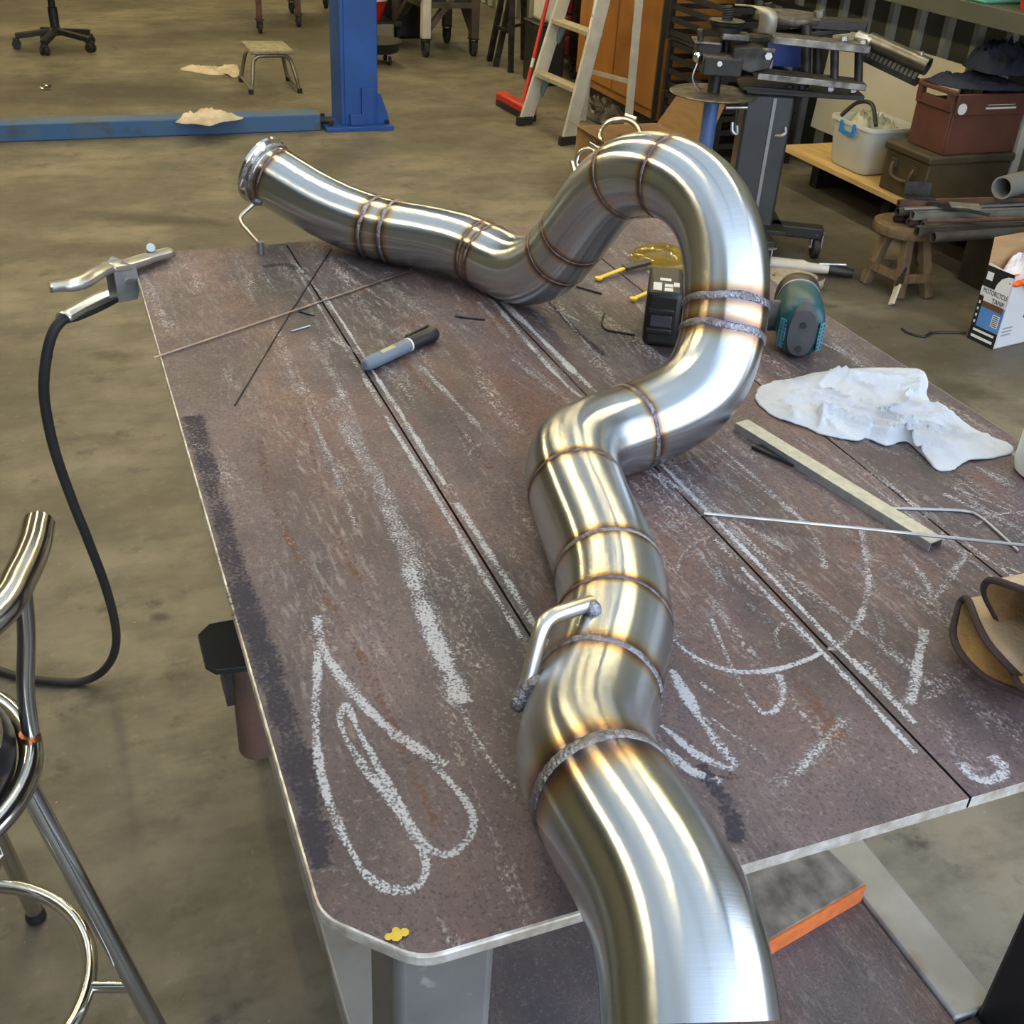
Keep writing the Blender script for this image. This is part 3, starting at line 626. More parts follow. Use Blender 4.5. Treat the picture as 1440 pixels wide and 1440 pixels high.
rod('rod_offcut', 'short dark rod offcut above the bright offcut', [(420, 438), (442, 444)], .0011, m_dsteel, cat='offcut')
rod('filler_rod', 'bright straight filler rod reaching over the galvanised bar to the gloves', [(990, 722), (1200, 742), (1500, 773)], .0019, m_zinc, z0=.0, lift=[0, .011, .022])
rod('bent_rod', 'bent bright rod sticking out from under the galvanised bar', [(1225, 714), (1300, 716), (1358, 719), (1378, 727), (1400, 745), (1432, 775)], .0018, m_zinc, smooth=True)
rod('steel_scrap', 'small black steel sliver lying by the chalk lines near the marker', [(640, 444), (660, 447), (682, 449)], .0018, m_dsteel, cat='scrap')
rod('tungsten_electrode', 'short black pointed electrode lying next to the rising bend of the pipe', [(811, 403), (846, 413)], .0016, m_dsteel, cat='electrode')
rod('hex_key', 'thin black bent hex key lying left of the drill battery', [(850, 440), (846, 452), (852, 463), (870, 467), (893, 471)], .0016, m_black, smooth=True, cat='hex key')

# marker pen
ma, mb_ = Vector(G(512, 514, T+.0105)), Vector(G(611, 468, T+.0115)); d = (mb_-ma); Lm = d.length; d.normalize()
mk = thing('marker_pen', 'grey paint marker with black clip cap lying on the left plate', 'marker', (ma.x, ma.y, T))
m_mk = mat('marker_body', (.16, .20, .25), .4, c2=(.14, .175, .22), scale=20)
MB().lathe([(.0055, 0), (.0078, .002), (.0095, .012), (.0098, .02), (.0098, Lm*.60)], ma, 20, d).build('barrel', m_mk, mk)
MB().lathe([(.0102, Lm*.60), (.0102, Lm*.62)], ma, 20, d).build('ring', m_white, mk)
MB().lathe([(.0098, Lm*.62), (.0104, Lm*.64), (.0108, Lm*.88), (.0112, Lm*.97), (.0095, Lm)], ma, 20, d).build('cap', m_black, mk)
xq, yq = perp(d); upv = Vector((0, 0, 1)); side = d.cross(upv).normalized()
cu = (upv*.55-side*.83).normalized()
MB().bar(ma+d*(Lm*.66)+cu*.0125, ma+d*(Lm*.99)+cu*.0135, .007, .003, up=cu).build('clip', m_black, mk, bev=.0008)
m_lab = mat('marker_print', (.42, .38, .20), .5)
cl_ = (upv*.9+side*.2).normalized(); MB().bar(ma+d*(Lm*.22)+cl_*.0096, ma+d*(Lm*.40)+cl_*.0096, .006, .0006, up=cl_).build('printed_label', m_lab, mk)

# galvanised bar, dark flat bar
m_galv = mat('galvanised', (.46, .48, .475), .42, .8, c2=(.39, .41, .405), scale=110, r2=.55)
A, B = Vector(G(1043, 592, T+.011)), Vector(G(1318, 760, T+.011)); d = (B-A).normalized(); sd = d.cross(Vector((0, 0, 1)))
gb = thing('galvanised_channel', 'galvanised steel channel bar lying from the pipe towards the gloves', 'steel bar', (A.x, A.y, T))
MB().bar(A-Vector((0, 0, .001)), B-Vector((0, 0, .001)), .0215, .002).build('web', m_galv, gb, bev=.0005)
for sg in (-1, 1): MB().bar(A+sd*(sg*.0100)-Vector((0, 0, .0063)), B+sd*(sg*.0100)-Vector((0, 0, .0063)), .0018, .0090).build('flange', m_galv, gb)
P = [G(1056, 631, T+.0005), G(1075, 628, T+.0005), G(1150, 655, T+.0005), G(1235, 705, T+.0005), G(1228, 712, T+.0005), G(1140, 668, T+.0005)]
tag(MB().prism([(p[0], p[1]) for p in P], (0, 0, .004), (0, 0, T+.0005)).build('steel_offcut', m_dsteel, bev=.0006), 'dark flat tapered steel offcut tucked under the galvanised channel', 'offcut')

# white rag
ro = [(1060, 556), (1085, 540), (1115, 535), (1180, 522), (1262, 520), (1292, 522), (1304, 538), (1303, 565), (1330, 582), (1370, 606), (1423, 634), (1400, 645), (1355, 652), (1340, 662), (1318, 662), (1305, 648), (1282, 627), (1268, 622), (1245, 628), (1218, 618), (1203, 622), (1160, 613), (1130, 601), (1100, 591), (1075, 577)]
rg = rag('cotton_rag', m_cloth, [tuple(G(u, v, T)[:2]) for u, v in ro], T, .040, 3.1, nr=48, na=220, sc=15, thick=.002)
tag(rg, 'crumpled white cotton rag spread beside the drill', 'rag')

# cordless drill lying on its side
m_teal = mat('teal_plastic', (.008, .068, .080), .38, c2=(.006, .05, .06), scale=12)
m_dgrey = mat('dark_grey_plastic', (.045, .048, .055), .5, c2=(.06, .062, .068), scale=30)
hc = Vector(G(1119, 508, T)); F = Vector(FH); Rr = Vector(RH)
dr = thing('cordless_drill', 'teal and black cordless drill lying on its side behind the pipe', 'drill', (hc.x, hc.y, T))
ax = (F*.96+Rr*.12).normalized(); rx = ax.cross(Vector((0, 0, 1))).normalized()
cz = .044; c = hc+Vector((0, 0, cz))
def oval(o, a, b, n=32, p=2.4):
    r = []
    for i in range(n):
        th = 2*math.pi*i/n; cx_, sx_ = math.cos(th), math.sin(th)
        r.append(o+rx*(a*math.copysign(abs(cx_)**(2/p), cx_))+Vector((0, 0, 1))*(b*math.copysign(abs(sx_)**(2/p), sx_)))
    return r
mh = MB().loft([oval(c+ax*0, .020, .030), oval(c+ax*.004, .027, .037), oval(c+ax*.014, .0325, .042), oval(c+ax*.05, .034, .0435), oval(c+ax*.085, .033, .042), oval(c+ax*.10, .031, .040)], caps=True).build('motor_housing', m_teal, dr)
rc = MB().loft([oval(c-ax*.003, .015, .030), oval(c-ax*.003, .019, .034), oval(c+ax*.004, .0215, .0385), oval(c+ax*.02, .020, .0438)], caps=True).build('rear_cap', m_dgrey, dr)
for sg in (-1, 1):
    for a in range(2):
        for b in range(7):
            q = c+rx*(sg*(.0235+a*.0046))+Vector((0, 0, -.022+b*.0056))+ax*(.0010+a*.0052)
            MB().box(q, (.0034, .0034, .0034)).build('vent_slot', m_black, mh, smooth=False)
for sg in (-1, 1):
    vp_ = c+rx*(sg*.0262)+ax*.0046-Vector((0, 0, .005)); vd = (rx*sg*.75-ax*.66).normalized(); vt = vd.cross(Vector((0, 0, 1)))
    MB().prism([(-.0055, -.021), (.0055, -.021), (.0065, 0), (.0055, .021), (-.0055, .021), (-.0065, 0)], vd*.002, vp_, X=vt, Y=(0, 0, 1)).build('vent_panel', mat('pale_teal_vent', (.05, .20, .26), .4), mh, bev=.0006)
for zz in (-.024, .012): MB().cyl(c+Vector((0, 0, zz))-ax*.0048, c+Vector((0, 0, zz)), .0045, n=14).build('screw', m_dsteel, rc)
MB().loft([oval(c+ax*.10, .030, .039), oval(c+ax*.115, .0335, .0425), oval(c+ax*.128, .0335, .0425), oval(c+ax*.135, .030, .038)], caps=True).build('torque_collar', m_black, dr)
MB().loft([oval(c+ax*.0995, .0325, .0415), oval(c+ax*.104, .0325, .0415)], caps=True).build('collar_ring', m_zinc, dr)
MB().lathe([(.026, .135), (.024, .16), (.018, .175), (.012, .185)], c, 24, ax).build('chuck', m_dsteel, dr)
# handle towards the battery, lies behind the pipe
bc = Vector(G(927, 489, T)); hb = bc+Rr*.052+F*.05
hs = []
for t in [i/8 for i in range(9)]:
    q = (c+ax*.06).lerp(Vector((hb.x, hb.y, T+.040)), t); a_, b_ = .019-.003*math.sin(t*3.1), .023
    hs.append([q+F*(a_*math.cos(w_))+Vector((0, 0, 1))*(b_*math.sin(w_)) for w_ in [2*math.pi*k/20 for k in range(20)]])
MB().loft(hs, caps=True).build('handle', m_dgrey, dr)
yawb = -YAW-.10
R3 = Matrix.Rotation(yawb, 3, 'Z')
def bb(off, size, nm, mt, bev, par=None): return MB().box(bc+R3 @ Vector(off), size, R=R3).build(nm, mt, par or dr, bev=bev)
bb((.033, .055, .042), (.018, .100, .074), 'battery_foot', m_teal, .006)
bt = bb((-.001, .055, .0425), (.050, .112, .082), 'battery', m_black, .008)
for zz in (.026, .056): bb((-.004, -.0015, zz), (.036, .006, .008), 'battery_rib', m_black, .002, bt)
bb((-.003, -.0008, .041), (.030, .004, .017), 'battery_latch', m_dgrey, .001, bt)
for ox, oy, sx_, sy_ in ((-.013, .022, .012, .030), (.003, .028, .012, .012), (.003, .012, .012, .012), (.014, .034, .008, .016), (-.002, .052, .016, .010)):
    bb((ox, oy, .0838), (sx_, sy_, .0006), 'printed_label', m_white, 0, bt)

# yellow safety glasses
m_yl = mat('yellow_lens', (.85, .62, .05), .08, trans=.9, c2=(.80, .58, .05), scale=10, ior=1.3, alpha=.75)
m_yel = mat('yellow_plastic', (.75, .52, .03), .4, c2=(.68, .46, .03), scale=10)
lc = Vector(G(940, 370, T+.0)); 
sg_ = thing('safety_glasses', 'safety glasses with yellow lenses and black temples behind the drill battery', 'glasses', (lc.x, lc.y, T))
for k, off in enumerate((-.012, .098)):
    cc = lc+Rr*off+F*(.01 if k == 0 else .0)
    rings = []
    for rr, hz in ((.001, .024), (.016, .023), (.030, .019), (.042, .012), (.048, .003)):
        rings.append([cc+Rr*(rr*1.15*math.cos(w_))+F*(rr*1.15*math.sin(w_))+Vector((0, 0, hz)) for w_ in [2*math.pi*q/36 for q in range(36)]])
    MB().loft(rings, caps=False).build('lens', m_yl, sg_, solid=.0016)
MB().tube(smooth_path([lc-Rr*.006+Vector((0, 0, .012)), lc+F*.008+Vector((0, 0, .018)), lc+Rr*.006+Vector((0, 0, .012))], 5), .003, 8).build('bridge', m_black, sg_)
p0, p1, p2 = Vector(G(912, 368, T+.012)), Vector(G(878, 377, T+.008)), Vector(G(842, 391, T+.005))
MB().bar(p0, p1, .017, .006).build('temple_arm', m_black, sg_, bev=.001)
MB().bar(p1, p2, .007, .003).build('temple_tip', m_yel, sg_, bev=.001)
MB().lathe([(.0065, -.0015), (.0065, .0015)], p2, 16).build('temple_tip', m_yel, sg_)
q0, q1, q2 = Vector(G(960, 385, T+.012)), Vector(G(925, 405, T+.008)), Vector(G(891, 420, T+.005))
MB().bar(q0, q1, .010, .004).build('temple_arm', m_black, sg_, bev=.001); MB().bar(q1, q2, .007, .003).build('temple_tip', m_yel, sg_, bev=.001)
MB().lathe([(.006, -.0015), (.006, .0015)], q2, 16).build('temple_tip', m_yel, sg_)

# welding gloves: gauntlet cuffs open towards the pipe
m_hide = mat('tan_hide', (.50, .40, .28), .9, c2=(.40, .30, .19), scale=14, bump=.35, bscale=240)
m_hidein = mat('tan_hide_lining', (.40, .25, .10), .95, c2=(.28, .17, .07), scale=16, bump=.4, bscale=200)
m_trim = mat('brown_trim', (.035, .02, .022), .8, c2=(.05, .03, .03), scale=40)
def glove(label, ca, cb, dirv, length, hgt, seed, zc):
    """ca, cb = the two ends of the flattened cuff mouth on the table; dirv = towards the fingers"""
    ca, cb, dv = Vector(ca), Vector(cb), Vector(dirv).normalized(); mid = (ca+cb)/2; half = (cb-ca)/2
    root = thing('welding_glove', label, 'glove', (mid.x, mid.y, T), 'pair of welding gloves')
    N = 40
    def sec(t, wsc, h, lift):
        o_ = mid+dv*(t*length); pts = []
        for i in range(N):
            th = 2*math.pi*i/N; sn = math.sin(th)
            wob = 1+.10*mnoise.noise(Vector((math.cos(th)*1.7+seed, math.sin(th)*1.7, t*2)))
            pts.append(o_+half*(wsc*math.cos(th)*wob)+Vector((0, 0, lift+h*(sn if sn > 0 else sn*.9)*wob))+dv*(.012*math.sin(2*th+seed)))
        return pts
    outer = [sec(0, 1, hgt, zc), sec(.12, .97, hgt*.98, zc), sec(.28, .88, hgt*.95, zc), sec(.45, .72, hgt*.85, zc*.92), sec(.58, .66, hgt*.8, zc*.85), sec(.72, .70, hgt*.75, zc*.8), sec(.86, .70, hgt*.65, zc*.7), sec(.92, .5, hgt*.45, zc*.7)]
    cf = MB().loft(outer, caps=False).build('cuff', m_hide, root)
    def inset(r_, k=.93):
        c_ = sum(r_, Vector())/len(r_); return [c_+(p-c_)*k for p in r_]
    MB().loft([inset(outer[0]), inset(outer[1], .92), inset(outer[2], .90), inset(outer[3], .80), inset(outer[4], .3)], caps=False).build('lining', m_hidein, cf)
    MB().tube(outer[0], .0034, 8, closed=True).build('cuff_trim', m_trim, cf)
    base = mid+dv*(length*.88)
    hd = half.normalized()*abs(half.length)
    for i, (s_, ln) in enumerate(((-.50, .055), (-.17, .07), (.17, .075), (.5, .062))):
        b0_ = base+hd*s_; MB().tube(smooth_path([b0_+Vector((0, 0, zc*.7)), b0_+dv*(ln*.5)+Vector((0, 0, zc*.72)), b0_+dv*ln+Vector((0, 0, zc*.5))], 5), [.014]*10+[.008], 10).build('finger', m_hide, root)
    b0_ = mid+dv*(length*.62)+hd*.62
    MB().tube(smooth_path([b0_+Vector((0, 0, zc*.7)), b0_+dv*.03+hd*.3+Vector((0, 0, zc*.7)), b0_+dv*.065+hd*.42+Vector((0, 0, zc*.5))], 5), [.015]*10+[.009], 10).build('thumb', m_hide, root)
    return root
gd = Vector(RH)*.95+Vector(FH)*.42
glove('tan hide welding glove with dark trimmed cuff lying flat on the table beneath another glove', G(1330, 880, T+.01), G(1425, 1006, T+.01), gd, .30, .020, 2.0, .024)
glove('tan hide welding glove with dark trimmed cuff resting on top of another glove', G(1366, 893, T+.025), G(1458, 1020, T+.025), gd, .30, .040, 6.0, .050)

# white plastic bottle at the table edge
m_bot = mat('white_polythene', (.74, .77, .78), .35, c2=(.68, .71, .72), scale=5)
bp_ = Vector(G(1474, 668, T))
bo = thing('plastic_bottle', 'white rounded plastic bottle standing near the table edge beyond the rag', 'bottle', (bp_.x, bp_.y, T))
MB().lathe([(.030, 0), (.040, .004), (.0425, .014), (.0425, .11), (.036, .135), (.018, .150), (.016, .155)], bp_, 32).build('body', m_bot, bo)
MB().lathe([(.019, .155), (.019, .175), (.006, .178), (.005, .20)], bp_, 20).build('cap', m_red, bo)

# yellow crumb on the near corner
yc = Vector(G(557, 1318, T)); pts = []
yl = MB()
for (dx, dy, rr) in ((0, 0, .0045), (.006, .001, .0035), (-.005, .001, .003), (.001, .004, .003)): yl.ball(yc+Vector((dx, dy, .0015)), rr, (1, 1, .25), 8, 5)
tag(yl.build('wax_crumb', mat('yellow_crumb', (.72, .50, .06), .7)), 'yellow crumb lying on the near left corner of the table', 'crumb')

# plank under the table
m_plank = mat('dusty_plank', (.26, .24, .21), .85, c2=(.10, .09, .08), scale=22, stretch=(1.4, 1, 1), bump=.3)
m_orange = mat('orange_sawn_end', (.62, .16, .035), .8, c2=(.48, .12, .03), scale=50)
Rp = Matrix.Rotation(math.radians(11), 3, 'Z'); pc = Vector((.755, 1.03, .274+.0185))
pl = thing('timber_plank', 'dusty wooden plank with orange sawn end on the table shelf', 'plank', (pc.x, pc.y, .274))
MB().box(pc, (.30, .50, .037), R=Rp).build('board', m_plank, pl, bev=.002)
MB().box(pc+Rp @ Vector((0, -.2515, 0)), (.298, .003, .035), R=Rp).build('sawn_end', m_orange, pl, smooth=False)

# earth clamp on the far left corner, with its cable
ec = Vector(G(190, 376, T))
cl = thing('earth_clamp', 'chrome welding earth clamp gripping the far left table corner', 'clamp', (ec.x, ec.y, T))
m_clamp = mat('bright_plated', (.72, .72, .70), .28, .9, c2=(.60, .60, .58), scale=20)
def trough(px, zs, wd, nm, mt):
    P = smooth_path([Vector(G(u, v, T+z)) for (u, v), z in zip(px, zs)], 6); rings = []
    for i, p in enumerate(P):
        t = (P[min(i+1, len(P)-1)]-P[max(i-1, 0)]).normalized(); sd_ = t.cross(Vector((0, 0, 1))).normalized(); u_ = sd_.cross(t)
        w_ = wd[min(int(i/len(P)*len(wd)), len(wd)-1)]
        rings.append([p+sd_*(w_*a)+u_*(b*w_) for a, b in ((-1, -.55), (-.85, 0), (-.4, .25), (.4, .25), (.85, 0), (1, -.55))])
    n = 6; mbq = MB(); v = [q for r in rings for q in r]
    mbq.add(v, [(a*n+i, a*n+i+1, (a+1)*n+i+1, (a+1)*n+i) for a in range(len(rings)-1) for i in range(n-1)])
    return mbq.build(nm, mt, cl, solid=.002)
trough([(238, 352), (205, 361), (175, 370), (150, 374)], [.012, .016, .022, .030], [.013, .014, .014], 'upper_jaw', m_clamp)
trough([(150, 374), (130, 384), (108, 396), (70, 401)], [.030, .045, .050, .048], [.013, .014, .014, .012], 'upper_handle', m_clamp)
trough([(205, 398), (180, 402), (150, 412), (118, 427), (88, 444)], [-.022, -.030, -.036, -.040, -.042], [.013, .014, .014, .013], 'lower_handle', m_clamp)
pv = Vector(G(173, 392, T-.002)); dpx = (Vector(G(238, 352, T))-Vector(G(150, 374, T))); dpx.z = 0; dpx.normalize(); sdv = dpx.cross(Vector((0, 0, 1)))
for sg in (-1, 1):
    MB().prism([(-.020, -.030), (.012, -.032), (.020, -.014), (.016, .020), (-.006, .034), (-.022, .022)], sdv*.0018, pv+sdv*(sg*.013), X=dpx, Y=(0, 0, 1)).build('pivot_cheek', m_zinc, cl, bev=.0004)
MB().cyl(pv-sdv*.018, pv+sdv*.018, .0055, n=14).build('pivot_pin', m_steel, cl)
MB().tube([pv+sdv*(.009*math.sin(a*.9))+Vector((0, 0, .012*math.cos(a*.9)))-sdv*0+dpx*(-.004)+sdv*(-.008+a*.0006) for a in range(28)], .0016, 6).build('spring', m_zinc, cl)
MB().cyl(Vector(G(212, 352, T+.018)), Vector(G(212, 348, T+.027)), .007, n=14).build('jaw_bolt', m_zinc, cl)
MB().bar(Vector(G(214, 384, T-.018)), Vector(G(182, 395, T-.024)), .02, .006).build('lower_jaw', m_dsteel, cl)
MB().bar(Vector(G(206, 392, T-.026)), Vector(G(130, 420, T-.048)), .008, .006).build('copper_strap', m_black, cl)
m_cable = mat('cable_rubber', (.020, .022, .024), .5, c2=(.03, .032, .034), scale=14)
kp = [((196, 398), T-.040), ((150, 425), T-.052), ((110, 443), T-.056), ((88, 450), T-.060), ((72, 474), T-.085), ((63, 520), T-.14), ((63, 565), T-.20), ((76, 630), T-.29), ((100, 700), T-.40), ((128, 770), T-.52), ((150, 830), T-.64), ((163, 885), T-.77), ((160, 920), T-.86), ((143, 945), T-.93), ((115, 958), .011), ((75, 958), .011), ((35, 953), .011), ((0, 943), .011), ((-60, 920), .011), ((-150, 930), .011)]
kc = MB().tube(smooth_path([G(u, v, z) for (u, v), z in kp], 10), .0085, 12).build('earth_cable', m_cable)
tag(kc, 'black rubber earth lead drooping from the clamp to the floor', 'cable')
# ------------------------------------------------------------------ chrome bar stool
SC = Vector((-.305, 1.125, 0))
bs = thing('bar_stool', 'chrome tubular bar stool with black seat beside the table', 'bar stool', (SC.x, SC.y, 0))
def pol(a, r, z): return SC+Vector((r*math.cos(math.radians(a)), r*math.sin(math.radians(a)), z))
MB().tube([pol(a, .170, .615) for a in range(0, 360, 6)], .0145, 14, closed=True).build('seat_ring', m_chrome, bs)
MB().lathe([(.10, .60), (.153, .612), (.156, .635), (.145, .655), (.09, .664)], SC, 40).build('seat', mat('black_vinyl', (.012, .012, .014), .35, c2=(.02, .02, .022), scale=20), bs)
MB().tube(smooth_path([G(54, 738, .90), G(46, 772, .90), G(28, 812, .90), G(0, 858, .90)]+[tuple(pol(a, .205, .90)) for a in range(-50, -200, -15)], 6), .0185, 18).build('backrest_tube', m_chrome, bs)
for a in (4, -176):
    MB().tube(smooth_path([pol(a, .172, .62), pol(a, .178, .70), pol(a, .192, .78), pol(a-2, .198, .84), pol(a-6, .203, .892)], 8), .0105, 14).build('upright', m_chrome, bs)
m_cop = mat('copper_joint', (.50, .20, .09), .35, 1.0)
MB().tube([pol(4, .171, .618), pol(4, .1715, .634)], .0125, 14).build('brazed_joint', m_cop, bs)
for k in range(4):
    a = -17+90*k; MB().tube([pol(a, .170, .605), pol(a, .290, .0125)], .0125, 14).build('leg', m_chrome, bs)
    MB().lathe([(.016, 0), (.017, .006), (.014, .02)], pol(a, .290, 0), 16).build('foot', m_black, bs)
    MB().tube([pol(a+2, .182, .212), pol(a+1, .240, .212)], .008, 10).build('ring_stay', m_chrome, bs)
MB().tube([pol(a, .182, .212) for a in range(0, 360, 6)], .0105, 12, closed=True).build('foot_ring', m_chrome, bs)

# ------------------------------------------------------------------ two-post lift: post and floor beam
pf = Vector((1.66, 6.55, 0))
lp = thing('lift_post', 'tall blue steel lift post bolted to the floor', 'lift post', (pf.x, pf.y, 0))
MB().box(pf+Vector((0, .07, .012)), (.40, .34, .024)).build('base_plate', m_blue, lp, bev=.003)
# C-section post: web, two side walls, returns
hz = 3.0
MB().box((pf.x-.085, pf.y+.08, hz/2+.024), (.022, .24, hz)).build('post_wall', m_blue, lp, bev=.003)
MB().box((pf.x+.02, pf.y-.035, hz/2+.024), (.19, .014, hz)).build('post_face', m_blue, lp, bev=.003)
MB().box((pf.x+.11, pf.y+.08, hz/2+.024), (.016, .24, hz)).build('post_wall', m_blue, lp, bev=.003)
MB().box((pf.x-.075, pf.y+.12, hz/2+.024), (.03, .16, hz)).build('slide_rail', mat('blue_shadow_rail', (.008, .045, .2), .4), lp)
MB().prism([(0, 0), (.085, 0), (.075, .05), (.03, .17), (0, .17)], (0, .016, 0), (pf.x+.105, pf.y-.04, .024), X=(1, 0, 0), Y=(0, 0, 1)).build('gusset', m_blue, lp, bev=.002)
MB().box((pf.x+.055, pf.y-.05, .125), (.07, .02, .20)).build('gusset', m_blue, lp, bev=.002)
MB().box((pf.x-.005, pf.y-.055, .055), (.09, .03, .06)).build('foot_block', m_blue, lp, bev=.003)
for dx, dy in ((-.16, -.05), (.17, -.05), (-.16, .17), (.17, .17)):
    MB().cyl((pf.x+dx, pf.y+dy, .024), (pf.x+dx, pf.y+dy, .045), .013, n=6).build('anchor_bolt', m_dsteel, lp)
bm_ = thing('floor_beam', 'long blue steel cross beam on the floor joining the lift post', 'beam', (.2, 6.55, 0))
MB().box((-.55, 6.56, .045), (3.98, .13, .09)).build('beam', mat('scuffed_blue_paint', (.028, .10, .26), .5, c2=(.05, .11, .20), scale=5, c3=(.06, .065, .06), scale3=7, lo3=.58, hi3=.7), bm_, bev=.006)
MB().cyl((1.44, 6.53, .05), (1.52, 6.53, .05), .02, n=14).build('end_pin', m_dsteel, bm_)

# rags on the floor and on the beam, foil scrap
def pxo(pts, z): return [tuple(G(u, v, z)[:2]) for u, v in pts]
tag(rag('floor_rag', m_cloth2, pxo([(254, 99), (262, 95), (285, 96), (305, 99), (322, 96), (334, 92), (336, 106), (328, 110), (318, 106), (295, 106), (272, 102)], 0), 0, .05, 8.0, 14, 70, .003, 9), 'twisted dirty cloth on the floor against the step stool', 'rag')
tag(rag('floor_rag', m_cloth2, pxo([(246, 172), (262, 169), (275, 166), (285, 160), (305, 160), (318, 165), (342, 166), (330, 171), (312, 173), (295, 178), (275, 175), (258, 175)], .09), .0905, .075, 5.0, 16, 80, .003, 9), 'bunched dirty cloth draped over the blue floor beam', 'rag')
fo = MB()
for k in range(7):
    p = Vector(G(60+k*1.6, 124-(k % 3)*2, .01)); fo.box(p, (.035, .02, .004), R=Matrix.Rotation(k*1.3, 3, 'Z') @ Matrix.Rotation(.5+k*.4, 3, 'X'))
tag(fo.build('foil_scrap', m_chrome), 'crumpled shiny foil scrap lying on the bare floor below the office chair', 'scrap')

# ------------------------------------------------------------------ step stool
ss_ = thing('step_stool', 'low metal step stool with bent tube legs on the floor', 'step stool', (1.36, 7.65, 0))
m_tubeg = mat('worn_tube', (.34, .32, .26), .4, .8, c2=(.24, .21, .16), scale=20)
for y_, yt in ((7.46, 7.50), (7.83, 7.78)):
    P = [(1.215, y_, .012), (1.232, y_+.2*(yt-y_), .10), (1.246, yt, .180), (1.268, yt, .210), (1.30, yt, .220), (1.43, yt, .220), (1.462, yt, .210), (1.486, yt, .180), (1.505, y_+.2*(yt-y_), .10), (1.525, y_, .012)]
    MB().tube(smooth_path(P, 5), .0125, 12).build('leg_frame', m_tubeg, ss_)
    for x_ in (1.215, 1.525): MB().cyl((x_, y_, 0), (x_, y_, .03), .016, n=12).build('foot', m_rubber, ss_)
for x_ in (1.218, 1.522): MB().tube([(x_, 7.46, .03), (x_, 7.83, .03)], .008, 8).build('skid', m_tubeg, ss_)
MB().box((1.365, 7.64, .243), (.27, .34, .022)).build('tread', mat('stool_tread', (.30, .28, .20), .7, c2=(.20, .18, .13), scale=30, bump=.2), ss_, bev=.006)

# ------------------------------------------------------------------ office chair
oc = Vector(G(82, 68, 0)); 
ch_ = thing('office_chair', 'black five-star office chair standing on the bare floor', 'chair', (oc.x, oc.y, 0))
for k in range(5):
    a = math.radians(-110+72*k); d = Vector((math.cos(a), math.sin(a), 0)); e = oc+d*.27
    MB().bar(oc+d*.02+Vector((0, 0, .115)), e+Vector((0, 0, .085)), .05, .035).build('base_spoke', m_black, ch_, bev=.006)
    w_ = d.cross(Vector((0, 0, 1)))
    for sg in (-1, 1): MB().cyl(e+w_*(sg*.008)+Vector((0, 0, .03)), e+w_*(sg*.028)+Vector((0, 0, .03)), .03, n=18).build('caster_wheel', m_black, ch_, bev=.003)
    MB().box(e+Vector((0, 0, .06)), (.045, .045, .025), rz=a).build('caster_hood', m_black, ch_, bev=.008)
MB().lathe([(.045, .09), (.045, .13), (.032, .14), (.032, .27), (.024, .275), (.024, .38)], oc, 24).build('gas_column', m_black, ch_)
MB().box(oc+Vector((0, 0, .385)), (.16, .22, .04)).build('tilt_mechanism', m_black, ch_, bev=.01)
MB().tube(smooth_path([oc+Vector((-.05, 0, .38)), oc+Vector((-.16, -.02, .37)), oc+Vector((-.20, -.02, .35)), oc+Vector((-.26, -.02, .335))], 5), .008, 8).build('height_lever', m_black, ch_)
MB().lathe([(.18, .40), (.235, .415), (.245, .44), (.235, .47), (.15, .485)], oc, 36).build('seat', mat('chair_fabric', (.015, .015, .017), .9, c2=(.022, .022, .024), scale=60), ch_)
MB().bar(oc+Vector((0, .20, .42)), oc+Vector((0, .29, .70)), .07, .02, up=(0, 1, 0)).build('back_stem', m_black, ch_, bev=.004)
MB().box(oc+Vector((0, .29, .82)), (.40, .06, .42)).build('backrest', MATS['chair_fabric'], ch_, bev=.03)

# ------------------------------------------------------------------ far trolley table with castors (legs seen)
la, lb = Vector(G(366, 47, 0)), Vector(G(420, 38, 0))
wt = thing('rolling_bench', 'rolling steel bench on thin castored legs behind the step stool', 'bench', ((la.x+lb.x)/2, la.y+.2, 0))
dv = (lb-la); dv.z = 0; nv = Vector((.45, .95, 0))
lb2 = la+Vector((.42, .02, 0))
for p in (la, lb, la+nv, lb+nv):
    h = caster(wt, p, .045, m_rubber, m_dsteel)
    MB().box((p.x, p.y, (h+.86)/2), (.04, .04, .86-h)).build('leg', m_rust, wt)
q = (la+lb+nv)/2+nv*0
cq = (la+lb)/2+nv/2
MB().box((cq.x, cq.y, .88), (.60, .75, .04), rz=math.atan2(dv.y, dv.x)).build('bench_top', m_dsteel, wt, bev=.004)
MB().box((cq.x+.1, cq.y+.1, .34), (.50, .50, .02), rz=math.atan2(dv.y, dv.x)).build('shelf', m_rust, wt)

# ------------------------------------------------------------------ clutter behind the post
rb_ = Vector(G(521, 62, 0))
pd = thing('plinth_block', 'small grey box behind the blue post carrying the red bucket', 'box', (rb_.x, rb_.y, 0))
MB().box((rb_.x, rb_.y, .085), (.30, .28, .17)).build('body', mat('grey_block', (.22, .20, .15), .8, c2=(.16, .15, .12), scale=8), pd, bev=.008)
MB().box((rb_.x, rb_.y, .176), (.31, .29, .012)).build('lid', m_dsteel, pd, bev=.002)
rk = thing('red_bucket', 'red plastic bucket with white rim standing on a grey box', 'bucket', (rb_.x, rb_.y, .182))
MB().lathe([(.085, .182), (.125, .30), (.128, .32)], rb_, 28).build('body', m_red, rk)
MB().lathe([(.128, .32), (.136, .322), (.136, .345), (.128, .346)], rb_, 28).build('rim', m_white, rk)
MB().lathe([(.110, .347), (.136, .346), (.14, .36), (.10, .37)], rb_, 28).build('lid', m_red, rk)
bn = Vector((2.78, 9.55, 0))
bnn = thing('black_drum', 'tall black plastic drum standing behind the steel trolley', 'drum', tuple(bn))
